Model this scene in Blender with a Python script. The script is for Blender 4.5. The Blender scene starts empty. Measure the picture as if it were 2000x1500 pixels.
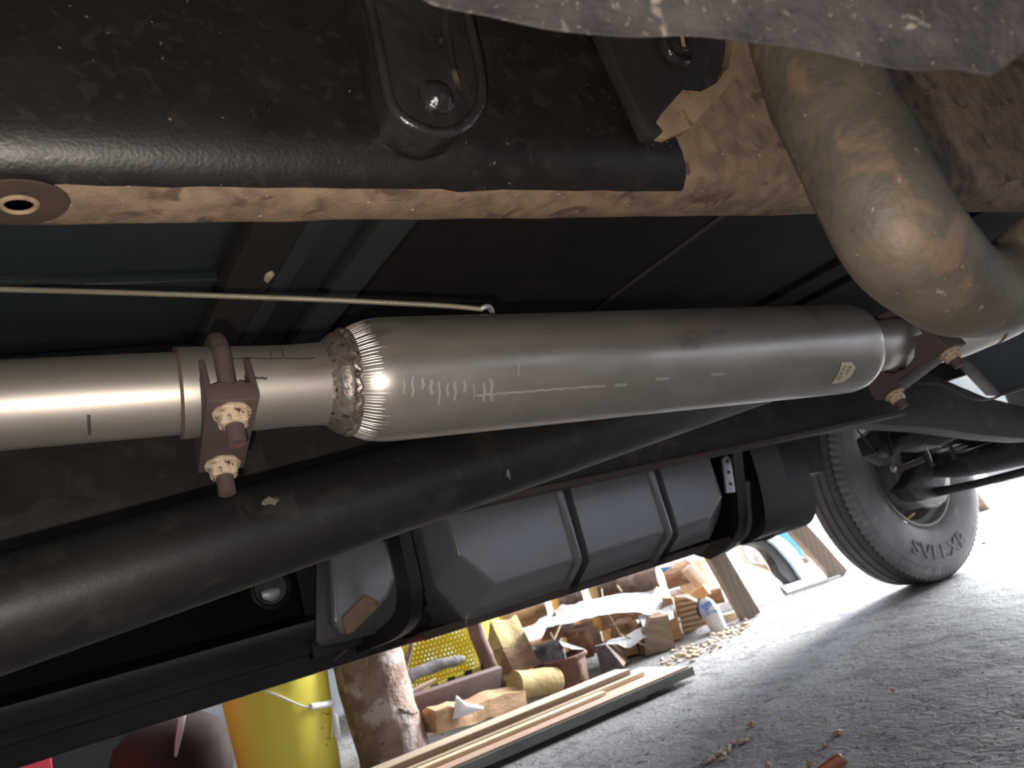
import bpy, bmesh, math, random
from mathutils import Vector, Matrix, noise
random.seed(7)
scene = bpy.context.scene
COL = scene.collection
V = Vector
# ------------------------------------------------------------------ camera
F, HC = 1550.0, 0.46                       # focal length in px of the 2000 px frame, height of the lens
CAMP = V((0, 0, HC))
xax = V((2400, -320, F)).normalized()      # truck's long axis in camera axes (x right, y down, z forward)
zax = V(((320 * -7070.0 - F * F) / 2400, -7070.0, F)).normalized()
zax = (zax - xax * zax.dot(xax)).normalized()
yax = zax.cross(xax)
M3 = Matrix((xax, yax, zax))               # camera axes -> place axes
cam_d = bpy.data.cameras.new('camera'); cam_d.sensor_width = 36; cam_d.lens = F * 36 / 2000
cam_d.clip_start = 0.01; cam_d.clip_end = 200
cam = bpy.data.objects.new('camera', cam_d); COL.objects.link(cam)
R = Matrix((M3 @ V((1, 0, 0)), M3 @ V((0, -1, 0)), M3 @ V((0, 0, -1)))).transposed()
cam.matrix_world = Matrix.Translation(CAMP) @ R.to_4x4()
scene.camera = cam
cam_d.dof.use_dof = True; cam_d.dof.focus_distance = .70; cam_d.dof.aperture_fstop = 13
# ------------------------------------------------------------------ light
scene.view_settings.view_transform = 'Standard'; scene.view_settings.look = 'None'
scene.view_settings.gamma = 1; scene.view_settings.use_curve_mapping = False
scene.view_settings.exposure = 0.4
world = bpy.data.worlds.new('world'); scene.world = world; world.use_nodes = True
bg = world.node_tree.nodes['Background']; bg.inputs[0].default_value = (.86, .93, 1, 1); bg.inputs[1].default_value = 2.0
def area(name, loc, rot, sx, sy, power, col):
    d = bpy.data.lights.new(name, 'AREA'); d.shape = 'RECTANGLE'; d.size = sx; d.size_y = sy; d.energy = power; d.color = col
    o = bpy.data.objects.new(name, d); COL.objects.link(o); o.location = loc; o.rotation_euler = rot
    return o
# daylight coming in through the open garage door at the end of the bay
area('garage_door_daylight', (6.3, 2.55, 1.6), (0, math.radians(90), 0), 2.1, 2.1, 1400, (.93, .96, 1))
# the phone's own torch beside the lens
fl = bpy.data.lights.new('phone_torch', 'POINT'); fl.energy = 8.5; fl.color = (1, .9, .8); fl.shadow_soft_size = .004
flo = bpy.data.objects.new('phone_torch', fl); COL.objects.link(flo); flo.location = CAMP + M3 @ V((-.012, .03, -.005))

# ------------------------------------------------------------------ helpers
def ray(px, py): return M3 @ V(((px - 1000) / F, (py - 750) / F, 1))
def D(px, py, z): return CAMP + ray(px, py) * z
def PY(px, py, y): r = ray(px, py); return CAMP + r * (y / r.y)
def PZ(px, py, z): r = ray(px, py); return CAMP + r * ((z - HC) / r.z)
def PX(px, py, x): r = ray(px, py); return CAMP + r * (x / r.x)
def proj(p):
    c = M3.transposed() @ (V(p) - CAMP); return (1000 + F * c.x / c.z, 750 + F * c.y / c.z, c.z)
def nz(p, s, seed=0): return noise.noise(V((p[0] * s + seed * 17.3, p[1] * s + seed * 5.1, p[2] * s - seed * 9.7)))
WP = {}
def _reg(o, parent, w):
    COL.objects.link(o)
    if parent: o.parent = parent; o.location = w - WP[parent]
    else: o.location = w
    WP[o] = w.copy()
def tag(o, label=None, cat=None, group=None, kind=None):
    if label: o['label'] = label
    if cat: o['category'] = cat
    if group: o['group'] = group
    if kind: o['kind'] = kind
    return o
def empty(name, loc, label=None, cat=None, group=None):
    o = bpy.data.objects.new(name, None); o.empty_display_size = .1; _reg(o, None, V(loc)); return tag(o, label, cat, group)
def mk(name, vf, mat, parent=None, label=None, cat=None, group=None, kind=None, sharp=38, slots=None, base=False):
    vs, fs = vf[0], vf[1]
    lo = V((min(v[0] for v in vs), min(v[1] for v in vs), min(v[2] for v in vs)))
    hi = V((max(v[0] for v in vs), max(v[1] for v in vs), max(v[2] for v in vs)))
    c = (lo + hi) / 2
    if not parent: c.z = lo.z
    me = bpy.data.meshes.new(name); me.from_pydata([tuple(V(v) - c) for v in vs], [], fs)
    bm = bmesh.new(); bm.from_mesh(me); bmesh.ops.recalc_face_normals(bm, faces=bm.faces); bm.to_mesh(me); bm.free()
    me.polygons.foreach_set('use_smooth', [True] * len(me.polygons)); me.set_sharp_from_angle(angle=math.radians(sharp))
    for m in (mat if isinstance(mat, (list, tuple)) else [mat]): me.materials.append(m)
    if slots: me.polygons.foreach_set('material_index', slots)
    o = bpy.data.objects.new(name, me); _reg(o, parent, c); return tag(o, label, cat, group, kind)
def join(*parts):
    vs, fs = [], []
    for p in parts:
        k = len(vs); vs += [V(v) for v in p[0]]; fs += [tuple(i + k for i in f) for f in p[1]]
    return vs, fs
def frames(pts):
    out = []; n = len(pts); up = None
    for i in range(n):
        t = (pts[min(i + 1, n - 1)] - pts[max(i - 1, 0)]).normalized()
        if up is None:
            up = V((0, 0, 1)) if abs(t.z) < .9 else V((0, 1, 0))
        a = (up - t * up.dot(t)).normalized(); up = a
        out.append((t, a, t.cross(a)))
    return out
def smooth_path(pts, rad, k=6):
    n = len(pts); P = []; Rr = []
    for i in range(n - 1):
        p0, p1, p2, p3 = pts[max(i - 1, 0)], pts[i], pts[i + 1], pts[min(i + 2, n - 1)]
        for j in range(k):
            t = j / k
            P.append(.5 * ((2 * p1) + (p2 - p0) * t + (2 * p0 - 5 * p1 + 4 * p2 - p3) * t * t + (3 * p1 - p0 - 3 * p2 + p3) * t ** 3))
            Rr.append(rad[i] * (1 - t) + rad[i + 1] * t)
    P.append(pts[-1]); Rr.append(rad[-1]); return P, Rr
def tube(pts, rad, n=20, k=0, rough=0, rs=20, seed=0, squash=1.0):
    pts = [V(p) for p in pts]
    if not isinstance(rad, (list, tuple)): rad = [rad] * len(pts)
    if k: pts, rad = smooth_path(pts, rad, k)
    fr = frames(pts); vs = []; fs = []
    for p, r, (t, a, b) in zip(pts, rad, fr):
        for i in range(n):
            th = 2 * math.pi * i / n; d = a * math.cos(th) + b * math.sin(th) * squash
            q = p + d * r
            if rough: q = q + d * r * rough * nz(q, rs, seed)
            vs.append(q)
    m = len(pts)
    for j in range(m - 1):
        for i in range(n):
            fs.append((j * n + i, j * n + (i + 1) % n, (j + 1) * n + (i + 1) % n, (j + 1) * n + i))
    fs.append(tuple(range(n))); fs.append(tuple((m - 1) * n + i for i in range(n)))
    return vs, fs
def lathe(org, axis, prof, n=48, ref=None, cap=True, rfun=None):
    axis = V(axis).normalized(); ref = V(ref) if ref else (V((0, 0, 1)) if abs(axis.z) < .9 else V((1, 0, 0)))
    a = (ref - axis * ref.dot(axis)).normalized(); b = axis.cross(a); vs = []; fs = []
    for j, (t, r) in enumerate(prof):
        for i in range(n):
            th = 2 * math.pi * i / n; rr = rfun(j, i, r) if rfun else r
            vs.append(V(org) + axis * t + (a * math.cos(th) + b * math.sin(th)) * rr)
    m = len(prof)
    for j in range(m - 1):
        for i in range(n): fs.append((j * n + i, j * n + (i + 1) % n, (j + 1) * n + (i + 1) % n, (j + 1) * n + i))
    if cap: fs.append(tuple(range(n))); fs.append(tuple((m - 1) * n + i for i in range(n)))
    return vs, fs
def bevelled(vs, fs, w, seg=2, ang=30):
    bm = bmesh.new(); bv = [bm.verts.new(v) for v in vs]
    for f in fs: bm.faces.new([bv[i] for i in f])
    bmesh.ops.recalc_face_normals(bm, faces=bm.faces)
    es = [e for e in bm.edges if len(e.link_faces) == 2 and e.calc_face_angle(0) > math.radians(ang)]
    if w: bmesh.ops.bevel(bm, geom=es, offset=w, segments=seg, profile=.6, affect='EDGES', clamp_overlap=True)
    bm.verts.index_update()
    r = ([v.co.copy() for v in bm.verts], [tuple(v.index for v in f.verts) for f in bm.faces]); bm.free(); return r
def prism(poly, ext, w=0, seg=2):
    poly = [V(p) for p in poly]; n = len(poly); vs = poly + [p + V(ext) for p in poly]
    fs = [tuple(range(n)), tuple(range(2 * n - 1, n - 1, -1))] + [(i, (i + 1) % n, n + (i + 1) % n, n + i) for i in range(n)]
    return bevelled(vs, fs, w, seg)
def box(lo, hi, w=0, seg=2):
    x0, y0, z0 = lo; x1, y1, z1 = hi
    return prism([(x0, y0, z0), (x1, y0, z0), (x1, y1, z0), (x0, y1, z0)], (0, 0, z1 - z0), w, seg)
def bar(p0, p1, wd, th, side=None, w=0):
    """a board from p0 to p1; wd along `side`, th across"""
    p0, p1 = V(p0), V(p1); t = (p1 - p0).normalized(); side = V(side or (0, 0, 1)); s = (side - t * side.dot(t)).normalized(); q = t.cross(s)
    return prism([p0 + s * wd / 2 + q * th / 2, p0 - s * wd / 2 + q * th / 2, p0 - s * wd / 2 - q * th / 2, p0 + s * wd / 2 - q * th / 2], p1 - p0, w)
def sweep_x(prof, xs, off=None, closed=True):
    """closed profile of (y,z) swept along x"""
    n = len(prof); vs = []; fs = []
    for j, x in enumerate(xs):
        for i, (y, z) in enumerate(prof):
            v = V((x, y, z)); vs.append(off(v, i, j) if off else v)
    for j in range(len(xs) - 1):
        for i in range(n): fs.append((j * n + i, j * n + (i + 1) % n, (j + 1) * n + (i + 1) % n, (j + 1) * n + i))
    fs.append(tuple(range(n))); fs.append(tuple((len(xs) - 1) * n + i for i in range(n)))
    return vs, fs
def blob(c, rx, ry, rz, rough=.3, rs=2.0, seed=0, sub=2):
    bm = bmesh.new(); bmesh.ops.create_icosphere(bm, subdivisions=sub, radius=1)
    vs = []
    for v in bm.verts:
        k = 1 + rough * noise.noise(v.co * rs + V((seed * 3.1, seed * 7.7, seed)))
        vs.append(V(c) + V((v.co.x * rx * k, v.co.y * ry * k, v.co.z * rz * k)))
    bm.verts.index_update(); fs = [tuple(v.index for v in f.verts) for f in bm.faces]; bm.free(); return vs, fs
def frange(a, b, n): return [a + (b - a) * i / (n - 1) for i in range(n)]

# ------------------------------------------------------------------ materials
MATS = {}
def mat(name, c1, c2=None, scale=8, rough=.6, metal=0, bump=0, bscale=60, c3=None, s3=3, t3=.58, speck=None, sscale=120, st=.72, stretch=(1, 1, 1), spec=.5, detail=6, rvar=0, wave=None, trans=0, alpha=1):
    m = bpy.data.materials.new(name); m.use_nodes = True; nt = m.node_tree; N = nt.nodes; L = nt.links
    b = N['Principled BSDF']; b.inputs['Roughness'].default_value = rough; b.inputs['Metallic'].default_value = metal
    b.inputs['Specular IOR Level'].default_value = spec
    tc = N.new('ShaderNodeTexCoord'); mp = N.new('ShaderNodeMapping'); mp.inputs['Scale'].default_value = stretch
    L.new(tc.outputs['Object'], mp.inputs['Vector'])
    def ns(s, d=detail, dist=0):
        n = N.new('ShaderNodeTexNoise'); n.inputs['Scale'].default_value = s; n.inputs['Detail'].default_value = d; n.inputs['Distortion'].default_value = dist
        L.new(mp.outputs[0], n.inputs['Vector']); return n
    def ramp(src, lo, hi):
        r = N.new('ShaderNodeMapRange'); r.inputs['From Min'].default_value = lo; r.inputs['From Max'].default_value = hi; L.new(src, r.inputs['Value']); return r.outputs[0]
    def mix(f, a, bb):
        x = N.new('ShaderNodeMix'); x.data_type = 'RGBA'
        L.new(f, x.inputs[0])
        for k, c in ((6, a), (7, bb)):
            if isinstance(c, tuple): x.inputs[k].default_value = (*c, 1)
            else: L.new(c, x.inputs[k])
        return x.outputs[2]
    c2 = c2 or tuple(x * .75 for x in c1)
    n1 = ns(scale, dist=.3)
    if wave:
        w = N.new('ShaderNodeTexWave'); w.wave_type = wave[0]; w.inputs['Scale'].default_value = wave[1]; w.inputs['Distortion'].default_value = wave[2]; w.inputs['Detail'].default_value = 3
        if wave[0] == 'RINGS': w.rings_direction = wave[3] if len(wave) > 3 else 'X'
        else: w.bands_direction = wave[3] if len(wave) > 3 else 'Z'
        L.new(mp.outputs[0], w.inputs['Vector']); col = mix(w.outputs['Fac'], c1, c2)
        f2 = ramp(n1.outputs[0], .35, .7); col = mix(f2, col, tuple((a + bb) / 2 * .9 for a, bb in zip(c1, c2)))
    else: col = mix(ramp(n1.outputs[0], .35, .65), c1, c2)
    if c3: col = mix(ramp(ns(s3, dist=.6).outputs[0], t3, t3 + .08), col, c3)
    if speck: col = mix(ramp(ns(sscale, 2).outputs[0], st, st + .03), col, speck)
    L.new(col, b.inputs['Base Color'])
    if rvar:
        r = N.new('ShaderNodeMapRange'); r.inputs['To Min'].default_value = max(rough - rvar, .03); r.inputs['To Max'].default_value = min(rough + rvar, 1)
        L.new(ns(scale * 1.7).outputs[0], r.inputs['Value']); L.new(r.outputs[0], b.inputs['Roughness'])
    if bump:
        bp = N.new('ShaderNodeBump'); bp.inputs['Strength'].default_value = 1; bp.inputs['Distance'].default_value = bump
        L.new(ns(bscale, 5).outputs[0], bp.inputs['Height']); L.new(bp.outputs[0], b.inputs['Normal'])
    if trans: b.inputs['Transmission Weight'].default_value = trans
    if alpha < 1: b.inputs['Alpha'].default_value = alpha
    MATS[name] = m; return m
steel = mat('brushed_steel', (.50, .465, .43), (.40, .365, .335), 26, .33, .72, .00004, 500, c3=(.31, .275, .25), s3=16, t3=.60, rvar=.07, stretch=(.5, 1, 1), speck=(.62, .58, .53), sscale=150, st=.74)
pipe_steel = mat('aluminised_steel', (.52, .48, .43), (.42, .385, .345), 14, .44, .78, .00003, 500, c3=(.36, .31, .265), s3=18, t3=.6, rvar=.06, stretch=(.3, 1, 1))
weld_m = mat('weld', (.36, .32, .28), (.22, .19, .16), 90, .42, .7, .0008, 260, c3=(.05, .035, .025), s3=160, t3=.60)
clamp_m = mat('clamp_brown', (.105, .070, .066), (.085, .056, .053), 30, .7, 0, .0002, 400)
bolt_m = mat('rusty_thread', (.17, .085, .06), (.13, .065, .05), 60, .75, 0, .0004, 500)
nut_m = mat('corroded_zinc', (.60, .46, .33), (.50, .37, .26), 160, .8, 0, .0012, 300, c3=(.06, .033, .022), s3=260, t3=.575)
under = mat('undercoating', (.0135, .011, .0102), (.0078, .0063, .006), 34, .45, 0, .00028, 450, c3=(.020, .016, .0145), s3=90, t3=.56, speck=(.17, .14, .12), sscale=230, st=.735, rvar=.1)
wet = mat('oily_black', (.030, .027, .028), (.016, .014, .014), 30, .2, 0, .0015, 130, c3=(.12, .085, .05), s3=28, t3=.64, rvar=.12)
gusset_m = mat('black_frame_paint', (.030, .025, .024), (.018, .015, .015), 22, .5, 0, .0004, 300, speck=(.12, .08, .06), sscale=140, st=.74)
rust = mat('rusty_primer', (.31, .215, .140), (.17, .122, .085), 60, .8, 0, .0006, 380, c3=(.12, .078, .056), s3=38, t3=.57, speck=(.62, .53, .40), sscale=230, st=.72)
rust_tan = mat('tan_primer_and_reflection', (.36, .25, .155), (.27, .19, .12), 30, .8, 0, .0005, 200, c3=(.2, .11, .07), s3=60, t3=.6)
oldpipe = mat('aged_pipe', (.118, .096, .070), (.075, .064, .050), 26, .6, .15, .0008, 170, c3=(.150, .104, .072), s3=30, t3=.56, speck=(.21, .175, .13), sscale=150, st=.695)
slab_m = mat('dirty_metal', (.042, .036, .035), (.020, .0175, .018), 55, .8, 0, .0012, 240, c3=(.20, .17, .138), s3=80, t3=.65, speck=(.10, .085, .075), sscale=300, st=.66)
shaft_m = mat('dark_shaft', (.027, .0258, .0250), (.0185, .0175, .017), 14, .46, .1, .00015, 260, c3=(.036, .034, .032), s3=30, t3=.56, speck=(.11, .10, .09), sscale=180, st=.75, rvar=.12)
green = mat('dark_green_paint', (.021, .031, .031), (.015, .023, .0235), 6, .34, 0, .0002, 300, rvar=.05)
green2 = mat('grey_green_paint', (.046, .052, .049), (.033, .038, .036), 10, .5, 0, .0003, 300)
brownpan = mat('dusty_brown_pan', (.022, .017, .016), (.013, .0105, .0105), 12, .75, 0, .0006, 120, speck=(.15, .12, .095), sscale=120, st=.735, spec=.25)
ribbrown = mat('brown_rib', (.030, .021, .018), (.020, .015, .013), 12, .6, 0, .0004, 200)
farrail = mat('dark_rail', (.042, .034, .031), (.025, .021, .020), 16, .62, 0, .0006, 160, c3=(.06, .047, .039), s3=18, t3=.57)
flange_m = mat('brown_flange', (.09, .062, .052), (.06, .045, .04), 12, .7, 0, .0004, 150)
cable_m = mat('grey_cable', (.36, .33, .26), (.30, .27, .21), 30, .5, .3, .0004, 300)
tank_m = mat('grey_tank', (.235, .237, .248), (.215, .217, .227), 5, .22, .1, .00003, 300, rvar=.02)
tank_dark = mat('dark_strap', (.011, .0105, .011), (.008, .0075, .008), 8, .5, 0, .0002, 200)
sill_m = mat('sill_black', (.032, .029, .029), (.023, .021, .021), 8, .30, 0, .0002, 160, rvar=.08)
zinc = mat('zinc_plate', (.55, .56, .58), (.42, .43, .45), 25, .45, .5)
rubber = mat('tyre_rubber', (.29, .283, .288), (.225, .218, .224), 12, .65, 0, .0003, 200, c3=(.36, .345, .33), s3=9, t3=.56)
rim_m = mat('dusty_rim', (.34, .32, .30), (.25, .235, .225), 12, .55, .2, .0003, 150)
drum_m = mat('brake_drum', (.42, .40, .375), (.28, .26, .25), 20, .6, .3, .0006, 120)
black_axle = mat('greasy_black', (.042, .040, .044), (.027, .026, .029), 22, .55, 0, .0008, 150, c3=(.07, .06, .058), s3=24, t3=.6)
leaf_m = mat('spring_leaf', (.15, .125, .115), (.09, .075, .07), 25, .5, .3, .0004, 150)
dirt_m = mat('dry_dirt', (.26, .225, .18), (.17, .145, .115), 120, .9)
matte_black = mat('matte_black', (.012, .011, .011), (.009, .008, .008), 8, .85, spec=.15)
lip_m = mat('glossy_brown_lip', (.36, .29, .26), (.28, .22, .2), 10, .2, .75)
paper = mat('paper_label', (.66, .60, .47), (.58, .52, .40), 60, .8)
mat_mark = mat('grey_marker', (.09, .085, .085), (.06, .055, .055), 60, .5, .3)
ink = mat('ink', (.03, .03, .03), (.02, .02, .02), 10, .7)
chalk = mat('pale_drip', (.42, .41, .39), (.36, .35, .33), 60, .55, .35)
# surroundings
concrete = None
yellow = mat('yellow_plastic', (.88, .77, .10), (.82, .70, .08), 4, .35, 0, 0, 50, c3=(.66, .50, .06), s3=3, t3=.62)
yellow_net = mat('yellow_mesh_plastic', (.80, .66, .05), (.7, .55, .04), 6, .45)
white_p = mat('white_plastic', (.85, .85, .87), (.78, .78, .80), 10, .35)
bark = mat('bark', (.30, .21, .165), (.17, .11, .085), 26, .85, 0, .008, 60, c3=(.38, .31, .28), s3=14, t3=.56, speck=(.5, .42, .33), sscale=80, st=.70)
birch = mat('pale_bark', (.34, .24, .19), (.20, .125, .09), 20, .8, 0, .006, 60, c3=(.46, .39, .37), s3=12, t3=.54, speck=(.09, .05, .035), sscale=50, st=.68)
split = mat('split_wood', (.60, .37, .20), (.40, .225, .11), 40, .75, 0, .003, 90, stretch=(.3, 1, 1), c3=(.28, .15, .075), s3=16, t3=.58)
splitd = mat('brown_split_wood', (.38, .21, .12), (.22, .118, .07), 40, .8, 0, .004, 90, stretch=(.4, 1, 1), c3=(.50, .31, .19), s3=22, t3=.60)
splity = mat('yellow_split_wood', (.52, .39, .17), (.38, .27, .11), 12, .8, 0, .003, 60)
grain = mat('end_grain', (.68, .48, .29), (.42, .27, .15), 10, .8, 0, .0015, 80, wave=('BANDS', 14, 4, 'Z'))
graing = mat('grey_end_grain', (.40, .31, .22), (.29, .22, .16), 10, .8, 0, .0015, 80, wave=('BANDS', 16, 5, 'DIAGONAL'))
pine = mat('pine', (.80, .64, .42), (.70, .52, .31), 8, .65, 0, .0005, 80, wave=('BANDS', 9, 6, 'Y'))
pinkwood = mat('pink_board', (.62, .40, .29), (.50, .31, .22), 8, .7, 0, .0006, 80, stretch=(.15, 1, 1))
greyboard = mat('grey_green_board', (.25, .26, .225), (.17, .175, .155), 14, .8, 0, .001, 80, stretch=(.4, 1, 1), c3=(.09, .095, .09), s3=14, t3=.62)
brownboard = mat('brown_board', (.36, .245, .18), (.25, .165, .12), 12, .75, 0, .001, 80, stretch=(.15, 1, 1), c3=(.5, .4, .29), s3=18, t3=.6)
creamboard = mat('cream_board', (.66, .53, .37), (.54, .42, .28), 10, .7, 0, .0006, 80, stretch=(.15, 1, 1), c3=(.36, .25, .16), s3=14, t3=.6)
greywood = mat('grey_brown_wood', (.30, .23, .175), (.22, .165, .125), 9, .75, 0, .001, 80, wave=('BANDS', 12, 4, 'X'))
whitepaint = mat('white_paint', (.85, .86, .87), (.78, .79, .80), 8, .45)
bluepaint = mat('blue_car_paint', (.05, .20, .42), (.03, .14, .32), 4, .12)
silverblue = mat('pale_blue_paint', (.62, .74, .85), (.55, .68, .80), 4, .15)
blackplas = mat('black_plastic', (.02, .02, .022), (.015, .015, .017), 6, .4)
pinkpanel = mat('dusty_pink_panel', (.56, .34, .31), (.46, .27, .25), 6, .6)
redbox = mat('red_box', (.70, .05, .07), (.62, .04, .06), 5, .4)
brownpot = mat('dark_brown_pot', (.035, .024, .021), (.026, .018, .016), 7, .85, spec=.15, c3=(.05, .035, .03), s3=5, t3=.58)
rustpot = mat('rusty_pot', (.23, .105, .075), (.15, .07, .05), 16, .8, 0, .002, 80, c3=(.33, .19, .13), s3=20, t3=.58)
plastic = mat('clear_plastic_sheet', (.88, .90, .94), (.8, .83, .9), 20, .18, 0, .006, 40, alpha=.78)
darkplas = mat('dark_plastic_film', (.12, .10, .11), (.05, .045, .05), 25, .12, 0, .006, 40)
purplank = mat('purple_brown_plank', (.20, .135, .125), (.15, .10, .095), 8, .7, 0, .0006, 80)
wall_m = mat('grey_blue_wall', (.42, .45, .52), (.38, .41, .48), 3, .8)
ceil_m = mat('ceiling_board', (.55, .53, .50), (.5, .48, .45), 3, .9)
chip_m = mat('pale_chips', (.72, .60, .44), (.5, .38, .25), 120, .85)
leafred = mat('red_brown_leaf', (.45, .13, .06), (.36, .09, .045), 50, .45)
husk = mat('tan_husk', (.55, .38, .2), (.40, .25, .12), 80, .7)
blueband = mat('blue_label', (.12, .25, .62), (.6, .68, .85), 30, .4)

# ------------------------------------------------------------------ floor and garage shell
def floor_material():
    m = bpy.data.materials.new('worn_concrete'); m.use_nodes = True; nt = m.node_tree; N = nt.nodes; L = nt.links
    b = N['Principled BSDF']; b.inputs['Roughness'].default_value = .8
    tc = N.new('ShaderNodeTexCoord')
    def ns(s, d, dist=0, typ=None):
        n = N.new('ShaderNodeTexNoise'); n.inputs['Scale'].default_value = s; n.inputs['Detail'].default_value = d; n.inputs['Distortion'].default_value = dist
        L.new(tc.outputs['Object'], n.inputs['Vector']); return n.outputs[0]
    def rng(src, lo, hi, a=0, bb=1):
        r = N.new('ShaderNodeMapRange'); r.inputs['From Min'].default_value = lo; r.inputs['From Max'].default_value = hi; r.inputs['To Min'].default_value = a; r.inputs['To Max'].default_value = bb; L.new(src, r.inputs['Value']); return r.outputs[0]
    def mix(f, a, bb):
        x = N.new('ShaderNodeMix'); x.data_type = 'RGBA'; L.new(f, x.inputs[0])
        for k, c in ((6, a), (7, bb)):
            if isinstance(c, tuple): x.inputs[k].default_value = (*c, 1)
            else: L.new(c, x.inputs[k])
        return x.outputs[2]
    col = mix(rng(ns(2.2, 6, .4), .35, .65), (.285, .277, .277), (.205, .197, .198))
    col = mix(rng(ns(11, 9, .8), .52, .68), col, (.12, .115, .118))
    col = mix(rng(ns(26, 5, 2.5), .61, .64), col, (.04, .036, .034))
    col = mix(rng(ns(170, 2), .685, .72), col, (.60, .55, .48))
    col = mix(rng(ns(90, 2), .70, .73), col, (.55, .45, .33))
    L.new(col, b.inputs['Base Color'])
    bp = N.new('ShaderNodeBump'); bp.inputs['Distance'].default_value = .0013; L.new(ns(220, 6), bp.inputs['Height'])
    bp2 = N.new('ShaderNodeBump'); bp2.inputs['Distance'].default_value = .0045; L.new(ns(34, 6, 1.5), bp2.inputs['Height']); L.new(bp.outputs[0], bp2.inputs['Normal'])
    L.new(bp2.outputs[0], b.inputs['Normal'])
    return m
concrete = floor_material()
xs = [-6, -3, -1, 0] + frange(.35, 3.0, 190) + frange(3.2, 5, 10) + [7, 12, 30]
ys = [-6, -3, -1, 0] + frange(.35, 1.95, 130) + frange(2.0, 3.2, 12) + [4, 6, 12]
vs = []; fs = []
for y in ys:
    for x in xs:
        k = max(0, min(1, (1.9 - y) / .5)) * max(0, min(1, (2.9 - x) / .6)) * max(0, min(1, (x - .3) / .2)) * max(0, min(1, (y - .3) / .1))
        z = 0
        if k > 0:
            p = (x, y, 0); a = nz(p, 9); c = nz(p, 24, 2)
            z = -k * (.004 * max(0, a + .05) + .006 * max(0, c - .45) + .003 * abs(nz(p, 45, 4)))
        vs.append((x, y, z))
nx = len(xs)
for j in range(len(ys) - 1):
    for i in range(nx - 1): fs.append((j * nx + i, j * nx + i + 1, (j + 1) * nx + i + 1, (j + 1) * nx + i))
mk('floor', (vs, fs), concrete, kind='structure', sharp=80)
mk('wall_back', box((-5, 3.75, 0), (5.6, 3.9, 2.8)), wall_m, kind='structure')
mk('wall_left', box((-5.15, -3.2, 0), (-5, 3.9, 2.8)), wall_m, kind='structure')
mk('wall_front', box((-5, -3.35, 0), (6.2, -3.2, 2.8)), wall_m, kind='structure')
mk('unseen_wall_right', box((6.15, -3.35, 0), (6.3, -2.2, 2.8)), wall_m, kind='structure')  # unseen wall stub, added to limit daylight at the open end
mk('ceiling', box((-5.2, -3.4, 2.8), (6.3, 3.95, 2.95)), ceil_m, kind='structure')

# ------------------------------------------------------------------ the truck
T = empty('pickup_truck', (1.2, .75, 0), 'old dark pickup truck seen from underneath, with a new steel muffler', 'truck')
# near frame rail: side web and bottom flange
def shear(v, i, j):
    v.y -= .024 * v.x
    if i in (4, 5, 6): v.y += .0035 * nz(v, 22, 1); v.z += .0012 * nz(v, 30, 3)
    return v
rprof = [(.402, .92), (.402, .725), (.405, .712), (.418, .7025), (.452, .700), (.4595, .7025), (.4595, .712), (.425, .714), (.415, .722), (.413, .92)]
rail = mk('frame_rail', sweep_x(rprof, frange(-1.0, 3.3, 130), shear), rust, T, 'rusty tan frame rail along the top')
# black undercoating panel over the rail's side
pp = [(.394, .92), (.394, .80), (.394, .735), (.395, .724), (.398, .714), (.403, .7065), (.409, .7015), (.4135, .700)]
prof = pp + [(.4165, .7035), (.405, .72), (.403, .80), (.403, .92)]
xe = lambda z: .436 + (.84 - z) * .24
xs = frange(0, 1, 90)
def pan_off(v, i, j):
    x1 = xe(v.z); v.x = -1.0 + (x1 + 1.0) * v.x
    if i == 7: v.y += .003 * nz((v.x, 0, 0), 40) + (.004 if .262 < v.x < .275 else 0)
    v.y -= .024 * v.x; return v
mk('undercoated_panel', sweep_x(prof, xs, pan_off), under, T, 'black undercoated side of the rail')
c = PZ(36, 396, .6985)
mk('rail_boss', lathe(c, (0, 0, -1), [(0, .0235), (.0006, .023), (.001, .021), (.001, .001)], 40), mat('rust_patch', (.07, .044, .031), (.05, .032, .024), 40, .85), T)
mk('rivet_ring', lathe(c + V((0, 0, -.001)), (0, 0, -1), [(0, .0095), (.001, .009), (.0016, .0078), (.001, .0068), (0, .0065)], 32), rust_tan, rail)
# hanging bracket arm with bolt
def poly_y(pix, y): return [PY(a, b, y) for a, b in pix]
arm = [(690, -90), (722, 30), (745, 140), (757, 195), (775, 226), (812, 250), (860, 263), (905, 250), (934, 217), (943, 185), (936, 120), (915, 30), (900, -90)]
a_y = .362
br = mk('bracket_arm', prism(poly_y(arm, a_y), (0, .032, 0), .004, 3), wet, T, 'oily black bracket arm with a rounded end')
mk('bracket_lip', tube([p + V((0, -.001, 0)) for p in poly_y([(x + (818 - x) * .03, y) for x, y in arm], a_y)], .0035, 10, 4), wet, br)
mk('bolt', lathe(PY(852, 192, a_y), (0, -1, 0), [(0, .0115), (.002, .0115), (.003, .0095), (.006, .008), (.008, .005), (.009, .0005)], 24), wet, br)
mk('groove_ridge', tube([PY(868, -60, a_y), PY(872, 60, a_y), PY(890, 150, a_y), PY(905, 205, a_y)], [.003, .003, .0025, .001], 8, 5, .4, 120), wet, br)
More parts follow.
